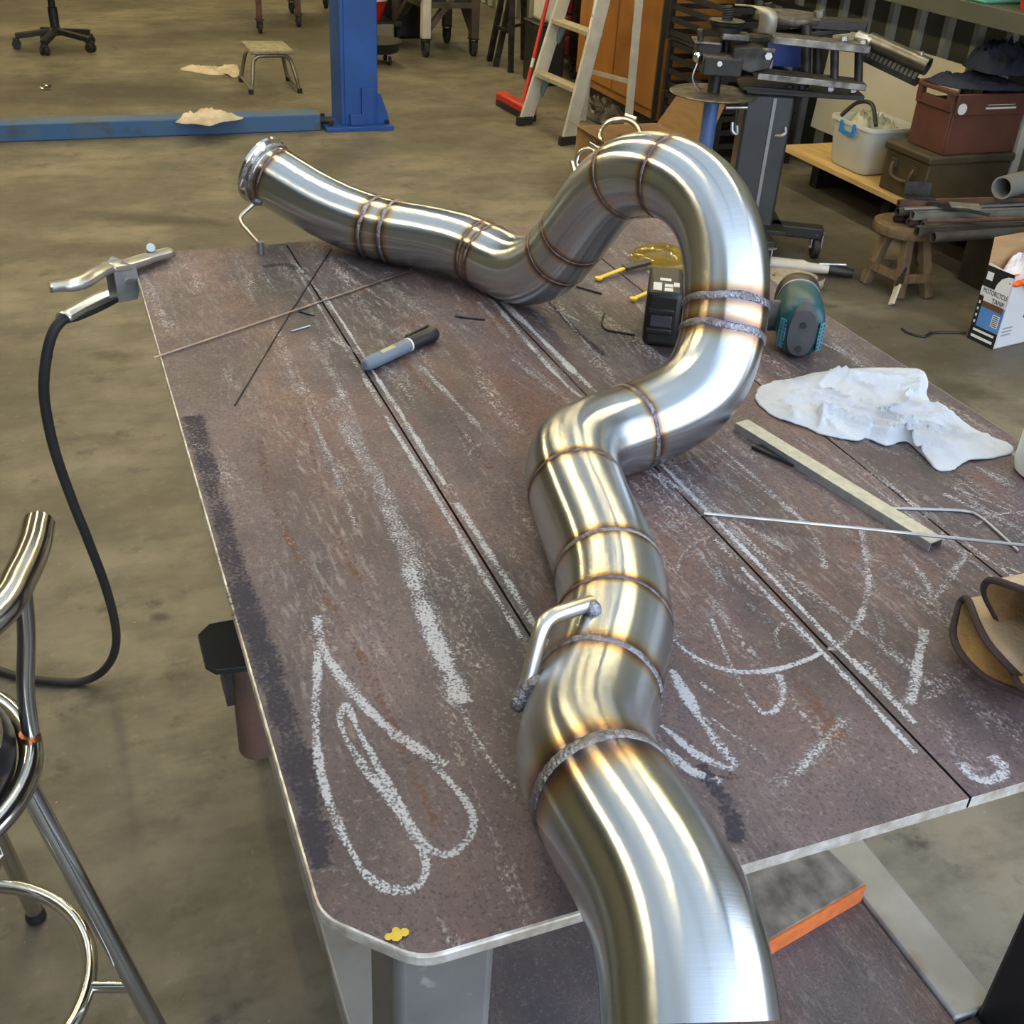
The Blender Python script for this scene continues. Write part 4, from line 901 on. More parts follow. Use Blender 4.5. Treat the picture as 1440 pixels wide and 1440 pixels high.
MB().lathe([(.25, 0), (.27, .02), (.27, .28), (.28, .30), (.27, .32), (.27, .60), (.28, .62), (.27, .64), (.27, .88), (.25, .90)], bn, 32).build('body', m_black, bnn)
MB().lathe([(.255, .90), (.262, .905), (.262, .925), (.25, .93)], bn, 32).build('lid', m_dgrey, bnn)
dp = Vector(G(527, 88, 0))
dt = thing('drain_pan', 'round black drain pan on castors beside the blue post', 'drain pan', (dp.x, dp.y, 0))
MB().lathe([(.10, .07), (.17, .085), (.20, .15), (.205, .155), (.195, .155), (.16, .10), (.02, .09)], dp, 32).build('pan', m_black, dt)
for k in range(4):
    a = math.radians(-50+90*k); caster(dt, dp+Vector((.13*math.cos(a), .13*math.sin(a), 0)), .030, m_rubber, m_zinc)

# steel frame trolley
tr = thing('steel_trolley', 'heavy brown steel frame trolley with diagonal braces on black castors', 'trolley', (2.89, 8.87, 0))
m_brown = mat('brown_steel', (.115, .095, .070), .6, .4, c2=(.075, .06, .045), scale=12)
tp = [Vector(G(558, 60, 0)), Vector(G(598, 80, 0)), Vector(G(628, 60, 0)), Vector(G(665, 79, 0))]
for k, p in enumerate(tp):
    h = caster(tr, p, .055, m_rubber, m_dsteel)
    MB().box((p.x, p.y, (h+.80)/2), (.065, .065, .80-h)).build('leg', m_alu if k == 1 else m_brown, tr, bev=.004)
def tbar(a, b, za, zb, w_=.05): MB().bar(Vector(a)+Vector((0, 0, za)), Vector(b)+Vector((0, 0, zb)), w_, .04).build('brace', m_brown, tr)
for a, b in ((0, 1), (2, 3), (0, 2), (1, 3)): tbar(tp[a], tp[b], .36, .36)
tbar(tp[1], tp[3], .17, .62); tbar(tp[0], tp[1], .16, .60); tbar(tp[2], tp[3], .60, .16); tbar(tp[0], tp[2], .17, .6)
MB().box((2.89, 8.87, .385), (.50, .62, .012)).build('shelf', m_dsteel, tr)
MB().box((2.89, 8.87, .82), (.56, .70, .04)).build('deck', m_brown, tr, bev=.004)
mt_ = thing('gearbox_casting', 'dark metal casting lying on the shelf of the steel trolley', 'casting', (2.89, 8.87, .391))
MB().lathe([(.10, 0), (.16, .02), (.15, .12), (.09, .14), (.08, .19)], (2.88, 8.85, .391), 18).build('housing', m_dsteel, mt_)
MB().lathe([(.06, 0), (.07, .05), (.03, .06), (.03, .18)], (3.05, 8.95, .451), 16, axis=(1, .3, 0)).build('shaft', m_steel, mt_)
# dark bench and tool chest along the back
tcx = thing('tool_chest', 'dark red roller tool chest with drawers behind the broom', 'tool chest', (3.75, 8.0, 0))
m_dred = mat('dark_red_enamel', (.20, .012, .010), .35, c2=(.14, .010, .008), scale=5)
MB().box((3.75, 8.0, .56), (.50, .70, .88)).build('cabinet', m_dsteel, tcx, bev=.008)
for k in range(6):
    dw = MB().box((3.492, 8.0, .22+k*.135), (.016, .64, .12)).build('drawer', m_dred, tcx, bev=.004)
    MB().bar((3.477, 7.72, .262+k*.135), (3.477, 8.28, .262+k*.135), .014, .012).build('drawer_pull', m_zinc, dw)
for dx in (-.2, .2):
    for dy in (-.3, .3): caster(tcx, (3.75+dx, 8.0+dy, 0), .05, m_rubber, m_dsteel)
# black trestle
ts = thing('folding_trestle', 'black steel folding trestle standing between the trolley and the broom', 'trestle', (3.15, 8.15, 0))
f1, f2, f3, f4 = Vector(G(688, 86, 0)), Vector(G(697, 94, 0)), Vector(G(718, 102, 0)), Vector(G(736, 84, 0))
ap1, ap2 = (f1+f3)/2+Vector((.06, 0, .85)), (f2+f4)/2+Vector((.10, .1, .85))
for a, b in ((f1, ap1), (f3, ap1), (f2, ap2), (f4, ap2)): MB().bar(a, b, .035, .035, up=(0, 1, 0)).build('leg', m_dsteel, ts)
MB().bar(ap1+Vector((-.1, .15, 0)), ap2+Vector((.1, -.15, .0)), .07, .05).build('top_beam', m_dsteel, ts)
MB().bar(f1.lerp(ap1, .3), f3.lerp(ap1, .3), .02, .02).build('cross_bar', m_dsteel, ts)
MB().bar(f2.lerp(ap2, .3), f4.lerp(ap2, .3), .02, .02).build('cross_bar', m_dsteel, ts)

# broom
b0, b1 = Vector(G(704, 134, .06)), Vector(G(748, 157, .06)); 
br = thing('push_broom', 'red push broom leaning by the ladder', 'broom', (b0.x, b0.y, 0))
MB().bar(b0, b1, .075, .05).build('head', m_red, br, bev=.012)
MB().bar(b0-Vector((0, 0, .045)), b1-Vector((0, 0, .045)), .065, .045).build('bristles', m_black, br)
hm = Vector(G(736, 142, .08))
h1 = V(770, 0, hm, .30); hd_ = (Vector(h1)-hm)
MB().tube([hm, hm+hd_*.33], .013, 10).build('handle_socket', m_red, br)
MB().tube([hm+hd_*.33, hm+hd_*.42], .011, 10).build('handle_ferrule', m_white, br)
MB().tube([hm+hd_*.42, hm+hd_*1.9], .0125, 10).build('handle', m_red, br)

# ------------------------------------------------------------------ aluminium step ladder
l0, l1 = Vector(G(737, 176, 0)), Vector(G(797, 204, 0))
sl = thing('step_ladder', 'aluminium step ladder standing open beside the brown cabinet', 'ladder', ((l0.x+l1.x)/2, (l0.y+l1.y)/2, 0))
lt, rt_ = Vector(V(792, 0, l0, .16)), Vector(V(848, 0, l1, .16))
ex_l, ex_r = l0+(lt-l0)*2.1, l1+(rt_-l1)*2.1
lw = (l1-l0); lw.z = 0; lw.normalize(); nrm = lw.cross(Vector((0, 0, 1))).normalized()
if nrm.x < 0: nrm = -nrm
for a, b in ((l0, ex_l), (l1, ex_r)):
    MB().bar(a, b, .085, .022, up=lw).build('front_rail', m_alu, sl, bev=.003)
for t in (.42, .84, 1.27, 1.70):
    a, b = l0+(lt-l0)*t, l1+(rt_-l1)*t; b.z = a.z
    MB().bar(a, b, .085, .022).build('tread', mat('ladder_tread', (.50, .46, .33), .6, .3, c2=(.38, .34, .23), scale=40), sl)
    for p, sg in ((a, 1), (b, -1)):
        MB().bar(p+lw*(.02*sg)-Vector((0, 0, .11)), p+lw*(.085*sg)-Vector((0, 0, .015)), .05, .008, up=nrm).build('corner_brace', mat('blue_grey_brace', (.16, .24, .30), .5, .4, c2=(.10, .14, .17), scale=15), sl)
bk = nrm*.42
for (a, b) in ((l0, ex_l), (l1, ex_r)):
    ft = a+bk+lw*.0; tp_ = b+nrm*.05
    MB().bar(ft, tp_, .045, .022, up=lw).build('rear_rail', m_alu, sl, bev=.002)
for t in (.2, .55): MB().bar((l0+bk).lerp(ex_l+nrm*.05, t), (l1+bk).lerp(ex_r+nrm*.05, t), .03, .02).build('rear_brace', m_alu, sl)
for p in (l0, l1): MB().bar(p-Vector((0, 0, -.003)), p+Vector((0, 0, .05)), .10, .03, up=lw).build('foot', m_rubber, sl)
u_ = (rt_-l1).normalized(); fn = (u_.cross(lw)).normalized()
if fn @ Vector(FH) > 0: fn = -fn
base = l1+(rt_-l1)*1.0+fn*.0
# printed sticker on the right rail
pc_ = l1+(rt_-l1)*.92+lw*.0
so = pc_+fn*.0445
MB().bar(so-u_*.10, so+u_*.16, .018, .0008, up=fn).build('sticker', m_white, sl)
MB().tube([so+fn*.001+lw*.0065*math.cos(a)+u_*(.0065*math.sin(a)-.03) for a in [i*2*math.pi/20 for i in range(20)]], .0012, 6, closed=True).build('sticker_symbol', m_black, sl)
MB().bar(so+fn*.001+lw*-.007+u_*.06, so+fn*.001+lw*.007+u_*.06, .006, .0006, up=fn).build('sticker_symbol', m_black, sl)

# white jerrycan behind the broom
jc = Vector(V(763, 45, G(742, 130), .35)); jc.z = 0
jb = thing('jerrycan', 'cream plastic jerrycan standing on a black crate behind the broom', 'jerrycan', (jc.x, jc.y, .40))
MB().box((jc.x+.02, jc.y, .55), (.13, .20, .30)).build('body', m_white, jb, bev=.03)
MB().cyl((jc.x+.02, jc.y, .70), (jc.x+.02, jc.y, .74), .025).build('cap', m_red, jb)
cr = thing('black_bin', 'black plastic bin beneath the cream jerrycan', 'bin', (jc.x, jc.y, 0))
MB().box((jc.x+.02, jc.y, .195), (.20, .28, .39)).build('body', m_black, cr, bev=.02)
MB().box((jc.x+.02, jc.y, .393), (.22, .30, .014)).build('lid', m_black, cr, bev=.004)

# ------------------------------------------------------------------ brown cabinet
m_brwood = mat('varnished_brown_wood', (.42, .19, .045), .42, c2=(.33, .135, .030), scale=3, stretch=(2, 2, .5), c3=(.24, .095, .022), scale3=2.5, lo3=.5, hi3=.68)
cb = thing('wooden_cabinet', 'tall varnished orange-brown wooden cabinet against the sheet wall', 'cabinet', (3.66, 6.75, 0))
MB().box((3.67, 6.77, 1.02), (.50, 1.14, 1.92)).build('carcass', m_brwood, cb, bev=.006)
for y_ in (6.49, 7.06): MB().box((3.409, y_, 1.04), (.022, .555, 1.84)).build('door', m_brwood, cb, bev=.004)
MB().box((3.67, 6.77, .03), (.46, 1.08, .06)).build('plinth', m_black, cb)
MB().box((3.412, 6.199, 1.02), (.03, .012, 1.9)).build('corner_strip', mat('dark_strip', (.05, .045, .035), .6), cb)
for y_ in (6.72, 6.82): MB().cyl((3.398, y_, 1.0), (3.372, y_, 1.0), .015).build('knob', m_dsteel, cb)
bgp = rag('refuse_sack', mat('black_sack', (.012, .012, .014), .3, c2=(.02, .02, .022), scale=15), [(3.20, 6.25), (3.36, 6.22), (3.38, 6.7), (3.34, 6.95), (3.18, 6.9), (3.14, 6.5)], 0, .13, 11., 16, 60, .003, 8)
tag(bgp, 'black crumpled sack at the foot of the brown cabinet behind the ladder', 'sack')

# ------------------------------------------------------------------ black slatted crates beside the cabinet
def slat_crate(cx, cy, z, L_, W_, H_, label):
    t_ = thing('slatted_crate', label, 'crate', (cx, cy, z), 'black slatted crates')
    MB().box((cx, cy, z+.008), (W_, L_, .016)).build('base', m_black, t_)
    n = 4
    for k in range(n):
        zz = z+.03+k*(H_-.05)/(n-1)+.005
        for sg in (-1, 1):
            MB().box((cx+sg*W_/2, cy, zz), (.012, L_, .028)).build('slat', m_black, t_)
            MB().box((cx, cy+sg*L_/2, zz), (W_, .012, .028)).build('slat', m_black, t_)
    for sx_ in (-1, 1):
        for sy_ in (-1, 1): MB().box((cx+sx_*W_/2, cy+sy_*L_/2, z+H_/2), (.03, .03, H_)).build('corner_post', m_black, t_)
slat_crate(3.62, 5.72, .0, .62, .48, .27, 'black slatted plastic crate on the floor under two more crates')
slat_crate(3.62, 5.72, .28, .62, .48, .27, 'black slatted plastic crate between two others beside the brown cabinet')
slat_crate(3.60, 5.72, .56, .62, .48, .25, 'black slatted plastic crate on top of the stack with hoses')
hz_ = MB().tube(smooth_path([(3.45, 5.5, .83), (3.55, 5.7, .86), (3.7, 5.9, .84), (3.75, 5.7, .87), (3.55, 5.55, .88), (3.42, 5.75, .85), (3.45, 5.95, .83)], 8), .016, 10).build('rubber_hose', m_rubber)
tag(hz_, 'coiled black rubber hose lying on the slatted crates', 'hose')

# ------------------------------------------------------------------ cardboard box with clamps behind the loop
cbx = thing('cardboard_box', 'open cardboard box of stainless fittings behind the top bend', 'cardboard box', (2.78, 5.05, 0))
cx0, cx1, cy0, cy1, hh = 2.52, 2.98, 4.86, 5.36, .26
for p, s in (((2.75, cy0, hh/2), (cx1-cx0, .006, hh)), ((2.75, cy1, hh/2), (cx1-cx0, .006, hh)), ((cx0, 5.11, hh/2), (.006, cy1-cy0, hh)), ((cx1, 5.11, hh/2), (.006, cy1-cy0, hh)), ((2.75, 5.11, .004), (cx1-cx0, cy1-cy0, .006))):
    MB().box(p, s).build('panel', m_card, cbx)
MB().prism([(0, 0), (.50, 0), (.46, .22), (.04, .22)], (0, .006, .0), (cx0, cy0, hh), X=(0, 1, 0), Y=(-.80, 0, .42)).build('flap', m_card, cbx)
MB().prism([(0, 0), (.50, 0), (.46, .24), (.04, .24)], (0, .006, .0), (cx1, cy0, hh), X=(0, 1, 0), Y=(.45, 0, .80)).build('flap', m_card, cbx)
MB().prism([(0, 0), (.46, 0), (.42, .2), (.04, .2)], (0, .006, .0), (cx0, cy0, hh), X=(1, 0, 0), Y=(0, -.9, -.35)).build('flap', m_card, cbx)
def clamp(c, r, n, label):
    c = Vector(c); n = Vector(n).normalized(); x_, y_ = perp(n); t_ = thing('band_clamp', label, 'clamp', tuple(c-Vector((0, 0, r))), 'fittings in the cardboard box')
    MB().tube([c+(x_*math.cos(a)+y_*math.sin(a))*r for a in [i*2*math.pi/40 for i in range(40)]], .013, 10, closed=True).build('band', m_chrome, t_)
    for a in (.6, 2.4, 4.4):
        d = x_*math.cos(a)+y_*math.sin(a); tt = d.cross(n)
        MB().cyl(c+d*(r+.022)-tt*.03, c+d*(r+.022)+tt*.03, .014, n=12).build('trunnion', m_chrome, t_)
cc1 = Vector(V(872, 190, (2.75, 5.05, 0))); clamp(cc1, .10, (-.3, -.5, .8), 'stainless band clamp lying tilted on top in the cardboard box')
cc2 = Vector(V(826, 226, (2.62, 4.80, 0))); clamp(cc2, .055, (-.7, -.5, .3), 'small stainless band clamp hanging at the front of the cardboard box')
clamp((2.78, 5.15, .22), .09, (.2, .1, 1), 'stainless band clamp lying flat inside the cardboard box')
# ------------------------------------------------------------------ tube bender on its stand
PB = Vector(G(1062, 352, 0)); F = Vector(FH); Rr = Vector(RH); Zv = Vector((0, 0, 1))
RB = Matrix((tuple(Rr), tuple(F), (0, 0, 1))).transposed()
m_bg = mat('bender_grey_paint', (.055, .060, .064), .4, .3, c2=(.04, .043, .046), scale=6)
m_bsteel = mat('bender_worn_steel', (.26, .25, .235), .42, .9, c2=(.11, .105, .10), scale=24, r2=.6)
bd = thing('tube_bender', 'black floor-standing tube bender with long handle tube on a castored stand', 'tube bender', (PB.x, PB.y, 0))
def W(u, v, dd=0.0): return Vector(V(u, v, PB, dd))
def part(nm, mb, mt, bev=0.0): return mb.build(nm, mt, bd, bev=bev)
# column
ct, cbm = W(1071, 131), W(1071, 131); cxp = W(1062, 240); cx_ = Vector((cxp.x, cxp.y, 0))
htop = W(1071, 128).z
part('column', MB().box(cx_+Zv*((htop+.10)/2+.0), (.20, .15, htop-.10), R=RB), m_bg, .012)
part('column_edge', MB().box(cx_+RB @ Vector((.018, -.077, (htop+.10)/2)), (.014, .006, htop-.12), R=RB), mat('pale_edge', (.26, .27, .28), .4, .6))  # paler strip down the front of the column
for d_ in (Rr*.33+F*-.05, Rr*-.33-F*.05, F*.33, F*-.30+Rr*.05):
    part('base_leg', MB().bar(cx_+Zv*.115, cx_+d_+Zv*.115, .07, .05), m_black, .006)
    caster(bd, cx_+d_*.94, .048, m_rubber, m_zinc, d=(RH[0], RH[1], 0))
part('base_plate', MB().box(cx_+Zv*.13, (.30, .30, .02), R=RB), m_black, .003)
# side clamp rods on the column
part('side_bar', MB().bar(W(1088, 192, -.04), W(1078, 300, -.04), .05, .03, up=F), m_black, .004)
part('side_hook', MB().tube(smooth_path([W(1104, 137, -.05), W(1112, 147, -.06), W(1106, 165, -.06), W(1100, 180, -.06)], 5), .008, 8), m_dsteel)
part('side_hook', MB().tube(smooth_path([W(1086, 190, -.06), W(1098, 191, -.08), W(1104, 186, -.08), W(1104, 178, -.08)], 5), .009, 8), m_zinc)
part('t_handle', MB().cyl(W(1021, 151, -.10), W(1051, 151, -.10), .010, n=10), m_zinc)
part('t_handle_rod', MB().cyl(W(1036, 151, -.10), W(1032, 188, -.10), .007, n=10), m_dsteel)
part('t_handle_clamp', MB().tube(smooth_path([W(1030, 172, -.1), W(1030, 184, -.11), W(1036, 188, -.11), W(1036, 176, -.11)], 5), .008, 8), m_zinc)
# round disc tray on the blue pole
dc = W(1003, 131, -.10)
part('disc_tray', MB().lathe([(.02, -.004), (.175, -.004), (.18, 0), (.175, .004), (.02, .004)], dc, 48), m_bsteel)
pz = Vector((dc.x, dc.y, 0)); bf = W(1008, 215, -.10)
part('blue_pole', MB().cyl(pz+Zv*.14, dc-Zv*.003, .031, n=20), mat('blue_pole_paint', (.10, .19, .42), .4, .2, c2=(.07, .13, .33), scale=6))
part('pole_foot', MB().bar(cx_+Zv*.13, pz+Zv*.13, .07, .03), m_black)
part('die_shaft', MB().cyl(dc+Zv*.003, dc+Zv*.10, .026, n=18), m_black)
# lower deck plate and worn lower bar
part('deck_plate', MB().prism([(-.06, -.10), (.42, -.10), (.42, .12), (-.06, .14)], Zv*.02, W(1066, 122)-Zv*.01, X=Rr, Y=F), m_black, .002)
part('lower_bar', MB().bar(W(1062, 103, -.13), W(1213, 119, -.13), .13, .026), m_bsteel, .003)
part('lower_bar', MB().bar(W(1040, 118, -.02), W(1150, 128, -.02), .16, .02), m_black, .003)
# upper bar pair
part('upper_bar', MB().bar(W(1084, 53, -.13), W(1219, 67, -.13), .12, .028), m_bsteel, .003)
part('upper_bar', MB().bar(W(1014, 49, -.10), W(1052, 52, -.10), .09, .024), m_bsteel, .004)
part('upper_bar', MB().bar(W(1050, 54, .0), W(1190, 40, .06), .10, .02), m_dsteel, .003)
# pins between the bars, with nuts
for u, v0, v1, r_, dd in ((1174, 66, 118, .017, -.13), (1208, 66, 121, .017, -.13), (1134, 34, 108, .022, -.04), (1150, 38, 108, .020, .02), (1022, 50, 84, .016, -.06), (1056, 56, 72, .014, -.06)):
    part('pin', MB().cyl(W(u, v0, dd), W(u-1, v1, dd), r_, n=16), m_dsteel)
for u, v in ((1168, 124), (1200, 126)):
    part('nut', MB().cyl(W(u, v-5, -.13), W(u, v+3, -.13), .020, n=6), m_zinc); part('pin_end', MB().cyl(W(u, v+3, -.13), W(u, v+6, -.13), .012, n=12), m_dsteel)
for u, v in ((1187, 57), (1213, 62)): part('nut', MB().cyl(W(u, v, -.13), W(u, v-6, -.13), .018, n=6), m_zinc)
# die stack: discs and threaded studs
def stud(u, v0, v1, dd, r_=.020):
    a, b = W(u, v0, dd), W(u, v1, dd); n = 9; prof = []
    L_ = (b-a).length
    for k in range(n): prof += [(r_, L_*k/n), (r_*1.12, L_*(k+.5)/n)]
    prof += [(r_*.9, L_)]; part('threaded_stud', MB().lathe(prof, a, 16, (b-a)), m_dsteel)
stud(1023, 38, 8, -.08, .021); stud(985, 62, 40, -.12, .013); stud(1081, 24, 4, .05, .016)
dd_ = W(1022, 32, -.08)
part('die_disc', MB().lathe([(.02, -.035), (.058, -.033), (.062, -.012), (.072, -.004), (.074, .004), (.03, .006)], dd_, 32), m_dsteel)
part('die_washer', MB().lathe([(.02, .006), (.070, .007), (.072, .010), (.025, .011)], dd_, 32), m_bsteel)
uc = W(1112, 22, .10)
part('top_disc', MB().lathe([(.02, -.02), (.14, -.02), (.145, -.012), (.145, .004), (.13, .008), (.02, .008)], uc, 40), m_bsteel)
part('top_plate', MB().prism([(-.06, -.06), (.24, -.06), (.26, .0), (.24, .06), (-.06, .06)], Zv*.035, W(1130, 37, .05), X=Rr, Y=F), m_black, .003)
part('top_nut', MB().cyl(W(1152, 24, .05), W(1152, 15, .05), .024, n=6), m_bsteel)
# C-shaped strap
sp_ = [W(1046, 8, -.10), W(1062, 9, -.13), W(1074, 12, -.16), W(1080, 20, -.18), W(1080, 34, -.18), W(1077, 47, -.17)]
Ps = smooth_path(sp_, 6)
mbs = MB(); v = []
for p in Ps: v += [p-Rr*.034+F*.01, p+Rr*.034-F*.01]
mbs.add(v, [(2*i, 2*i+1, 2*i+3, 2*i+2) for i in range(len(Ps)-1)]); mbs.build('strap', mat('strap_steel', (.42, .40, .33), .45, .7, c2=(.34, .33, .29), scale=20), bd, solid=.006)
part('strap_hole', MB().cyl(W(1063, 11, -.135), W(1063, 13, -.135), .014, n=18), m_black)
# clevis block, front block, side block
part('die_block', MB().box(W(995, 70, -.06), (.10, .11, .085), R=RB), m_black, .006)
part('block_cap', MB().box(W(993, 57, -.08), (.105, .13, .008), R=RB), m_bsteel, .002)
part('front_block', MB().box(W(1014, 91, -.16), (.155, .12, .07), R=RB), m_black, .006)
part('front_block_cap', MB().box(W(1015, 78, -.15), (.15, .12, .006), R=RB), m_bsteel, .002)
part('clevis', MB().prism([(-.05, -.03), (.03, -.05), (.10, -.03), (.115, .03), (.04, .05), (-.05, .04)], F*.10, W(1048, 84, -.20), X=Rr, Y=Zv), m_dsteel, .006)
part('clevis_plate', MB().box(W(1079, 82, -.19), (.05, .012, .075), R=RB), m_bsteel, .002)
for u, v, r_ in ((1081, 79, .015), (1012, 90, .011)):
    part('bolt_head', MB().cyl(W(u, v, -.215), W(u, v, -.235), r_, n=6), m_zinc)
part('ball_end', MB().ball(W(981, 80, -.14), .019, (1, 1, 1.2)), m_chrome)
part('lanyard', MB().tube(smooth_path([W(981, 88, -.14), W(974, 108, -.15), W(978, 120, -.15), W(984, 128, -.14)], 6), .0035, 6), m_zinc)
# handle tube and toothed bar
part('handle_tube', MB().pipe(W(1222, 57, -.06), W(1305, 94, -.22), .034, .028), mat('handle_steel', (.20, .19, .165), .35, .9, c2=(.10, .095, .08), scale=12))
part('handle_clamp', MB().cyl(W(1205, 52, -.04), W(1226, 60, -.08), .026, n=18), m_zinc)
part('handle_pin', MB().cyl(W(1295, 80, -.2), W(1295, 73, -.2), .010, n=12), m_zinc)
ra, rb2 = W(1215, 80, -.05), W(1290, 116, -.18); rd = (rb2-ra)
part('ratchet_bar', MB().bar(ra, rb2, .03, .028), m_dsteel)
for k in range(13):
    p = ra+rd*((k+.5)/13); part('ratchet_tooth', MB().bar(p+Zv*.010-rd.normalized()*.008, p+Zv*.050+rd.normalized()*.006, .034, .013, up=rd), m_steel)
# blue sheet guard
part('blue_guard', MB().prism([(-.02, -.06), (.13, -.06), (.13, .075), (.10, .085), (.05, .05), (-.02, .03)], F*.006, W(1086, 71, .12), X=Rr, Y=Zv), mat('blue_guard_paint', (.02, .08, .45), .4), .001)
# adjusting bolts under the deck
for u, v in ((1110, 126), (1128, 125), (1140, 122)): part('deck_bolt', MB().cyl(W(u, v-6, -.06), W(u, v, -.06), .016, n=6), m_black)

# ------------------------------------------------------------------ low shelf along the wall
ZS = .20
lsh = thing('plank_shelf', 'pale pine plank shelf running low along the sheet wall', 'shelf', (3.68, 4.3, 0))
XF = 3.565
MB().box(((XF+4.06)/2, 4.33, ZS-.0125), (4.06-XF, 1.46, .025)).build('board', m_wood, lsh, bev=.002)
for y_ in (4.95, 4.35, 3.72): MB().box((3.88, y_, (ZS-.025)/2), (.30, .06, ZS-.025)).build('bearer', m_dsteel, lsh)
# white sheet panel leaning on the wall
tag(MB().box((3.985, 4.86, ZS+.265), (.012, 1.04, .52), R=Matrix.Rotation(math.radians(4), 3, 'Y')).build('white_panel', mat('cream_panel', (.62, .60, .50), .5, c2=(.55, .52, .42), scale=3), bev=.002), 'cream white sheet panel leaning on the wall behind the tub', 'panel')
# translucent tub with clear bag
tbx, tby = 3.755, 4.59
m_tub = mat('translucent_tub', (.74, .76, .72), .4, trans=.25, c2=(.68, .70, .66), scale=4)
tu = thing('storage_tub', 'translucent white plastic tub with blue clip on the shelf', 'tub', (tbx, tby, ZS))
def rrect(w_, d_, r_, z, n=5):
    o = []
    for sx_, sy_, a0 in ((1, 1, 0), (-1, 1, 90), (-1, -1, 180), (1, -1, 270)):
        for k in range(n+1):
            a = math.radians(a0+90*k/n); o.append(Vector((tbx+sx_*(w_/2-r_)+r_*math.cos(a), tby+sy_*(d_/2-r_)+r_*math.sin(a), z)))
    return o
MB().loft([rrect(.24, .26, .04, ZS+.003), rrect(.26, .29, .045, ZS+.02), rrect(.29, .33, .05, ZS+.21), rrect(.31, .35, .05, ZS+.212), rrect(.31, .35, .05, ZS+.23), rrect(.295, .335, .05, ZS+.23), rrect(.275, .315, .05, ZS+.21), rrect(.235, .255, .04, ZS+.012)], caps=True).build('body', m_tub, tu)
m_bclip = mat('blue_clip', (.03, .22, .60), .4)
for y_, sz in ((tby-.05, .012), (tby+.05, .012)): MB().box((tbx-.158, y_, ZS+.200), (.012, .014, .05)).build('clip', m_bclip, tu)
MB().box((tbx-.160, tby, ZS+.177), (.012, .11, .014)).build('clip', m_bclip, tu)
bg_o = [(tbx+.125*math.cos(a), tby+.145*math.sin(a)) for a in [i*math.pi/6 for i in range(12)]]
bgc = rag('plastic_bag', mat('clear_film', (.55, .56, .44), .15, trans=.35, c2=(.35, .36, .26), scale=18), bg_o, ZS+.19, .105, 21., 18, 60, .002, 16)
tag(bgc, 'bulging clear plastic bag filling the white tub', 'bag')
bst = MB().tube(smooth_path([(tbx-.11, tby+.13, ZS+.225), (tbx-.07, tby+.08, ZS+.295), (tbx-.06, tby-.02, ZS+.31), (tbx-.09, tby-.12, ZS+.235)], 8), .010, 8).build('rubber_band', m_black)
tag(bst, 'black rubber band wrapped over the clear plastic bag', 'band')
# dark chest, brown crate on it, navy cloth
m_chest = mat('olive_brown_chest', (.070, .055, .030), .55, c2=(.05, .04, .022), scale=8)
cs = thing('metal_chest', 'dark olive metal chest with drop handle standing on the shelf', 'chest', (3.83, 4.13, ZS))
chx0, chx1, chy0, chy1 = 3.607, 4.075, 3.985, 4.29
MB().box(((chx0+chx1)/2, (chy0+chy1)/2, ZS+.09), (chx1-chx0, chy1-chy0, .18)).build('body', m_chest, cs, bev=.008)
MB().box(((chx0+chx1)/2, (chy0+chy1)/2, ZS+.199), (chx1-chx0+.02, chy1-chy0+.02, .038)).build('lid', m_chest, cs, bev=.010)
hy = 4.14
MB().tube(smooth_path([(chx0-.004, hy+.07, ZS+.14), (chx0-.018, hy+.07, ZS+.12), (chx0-.02, hy+.05, ZS+.08), (chx0-.02, hy-.05, ZS+.08), (chx0-.018, hy-.07, ZS+.12), (chx0-.004, hy-.07, ZS+.14)], 5), .008, 8).build('drop_handle', m_rust, cs)
for s_2 in (-.07, .07): MB().box((chx0-.006, hy+s_2, ZS+.135), (.014, .035, .035)).build('handle_lug', m_chest, cs)
zc_ = ZS+.219
m_crate = mat('brown_red_crate', (.115, .042, .026), .55, c2=(.085, .032, .02), scale=7, r2=.7)
ck = thing('plastic_crate', 'brown red plastic crate stacked on the olive chest', 'crate', (3.87, 4.12, zc_))
kx0, kx1, ky0, ky1, kh = 3.675, 4.07, 4.0, 4.235, .27
for p, s in ((((kx0+kx1)/2, (ky0+ky1)/2, zc_+.008), (kx1-kx0-.02, ky1-ky0-.02, .016)), ((kx0, (ky0+ky1)/2, zc_+.10), (.016, ky1-ky0, .20)), ((kx1, (ky0+ky1)/2, zc_+.13), (.016, ky1-ky0, .26)), (((kx0+kx1)/2, ky0, zc_+.10), (kx1-kx0, .016, .20)), (((kx0+kx1)/2, ky1, zc_+.10), (kx1-kx0, .016, .20))):
    MB().box(p, s).build('wall', m_crate, ck, bev=.004)
MB().box((kx0-.008, (ky0+ky1)/2, zc_+.205), (.020, ky1-ky0, .045)).build('rim', m_crate, ck, bev=.004)
MB().box((kx0-.012, (ky0+ky1)/2, zc_+.262), (.026, ky1-ky0+.02, .018)).build('rim', m_crate, ck, bev=.004)
for y_ in (ky0+.02, ky1-.02): MB().box((kx0-.010, y_, zc_+.235), (.024, .03, .06)).build('rim_web', m_crate, ck)
for x_ in (kx0+.02, kx1-.02): MB().box((x_, ky1+.012, zc_+.225), (.03, .02, .085)).build('rim_web', m_crate, ck)
MB().box(((kx0+kx1)/2, ky1+.012, zc_+.266), (kx1-kx0, .024, .014)).build('handle_bar', m_crate, ck, bev=.003)
MB().box(((kx0+kx1)/2, ky1+.010, zc_+.190), (kx1-kx0, .020, .014)).build('handle_bar', m_crate, ck, bev=.003)
MB().box(((kx0+kx1)/2, ky0-.008, zc_+.215), (kx1-kx0, .020, .09)).build('rim', m_crate, ck, bev=.004)
MB().cyl((kx0+.03, ky0-.018, zc_+.20), (kx0+.03, ky0-.021, zc_+.20), .024, n=24).build('round_sticker', m_white, ck)
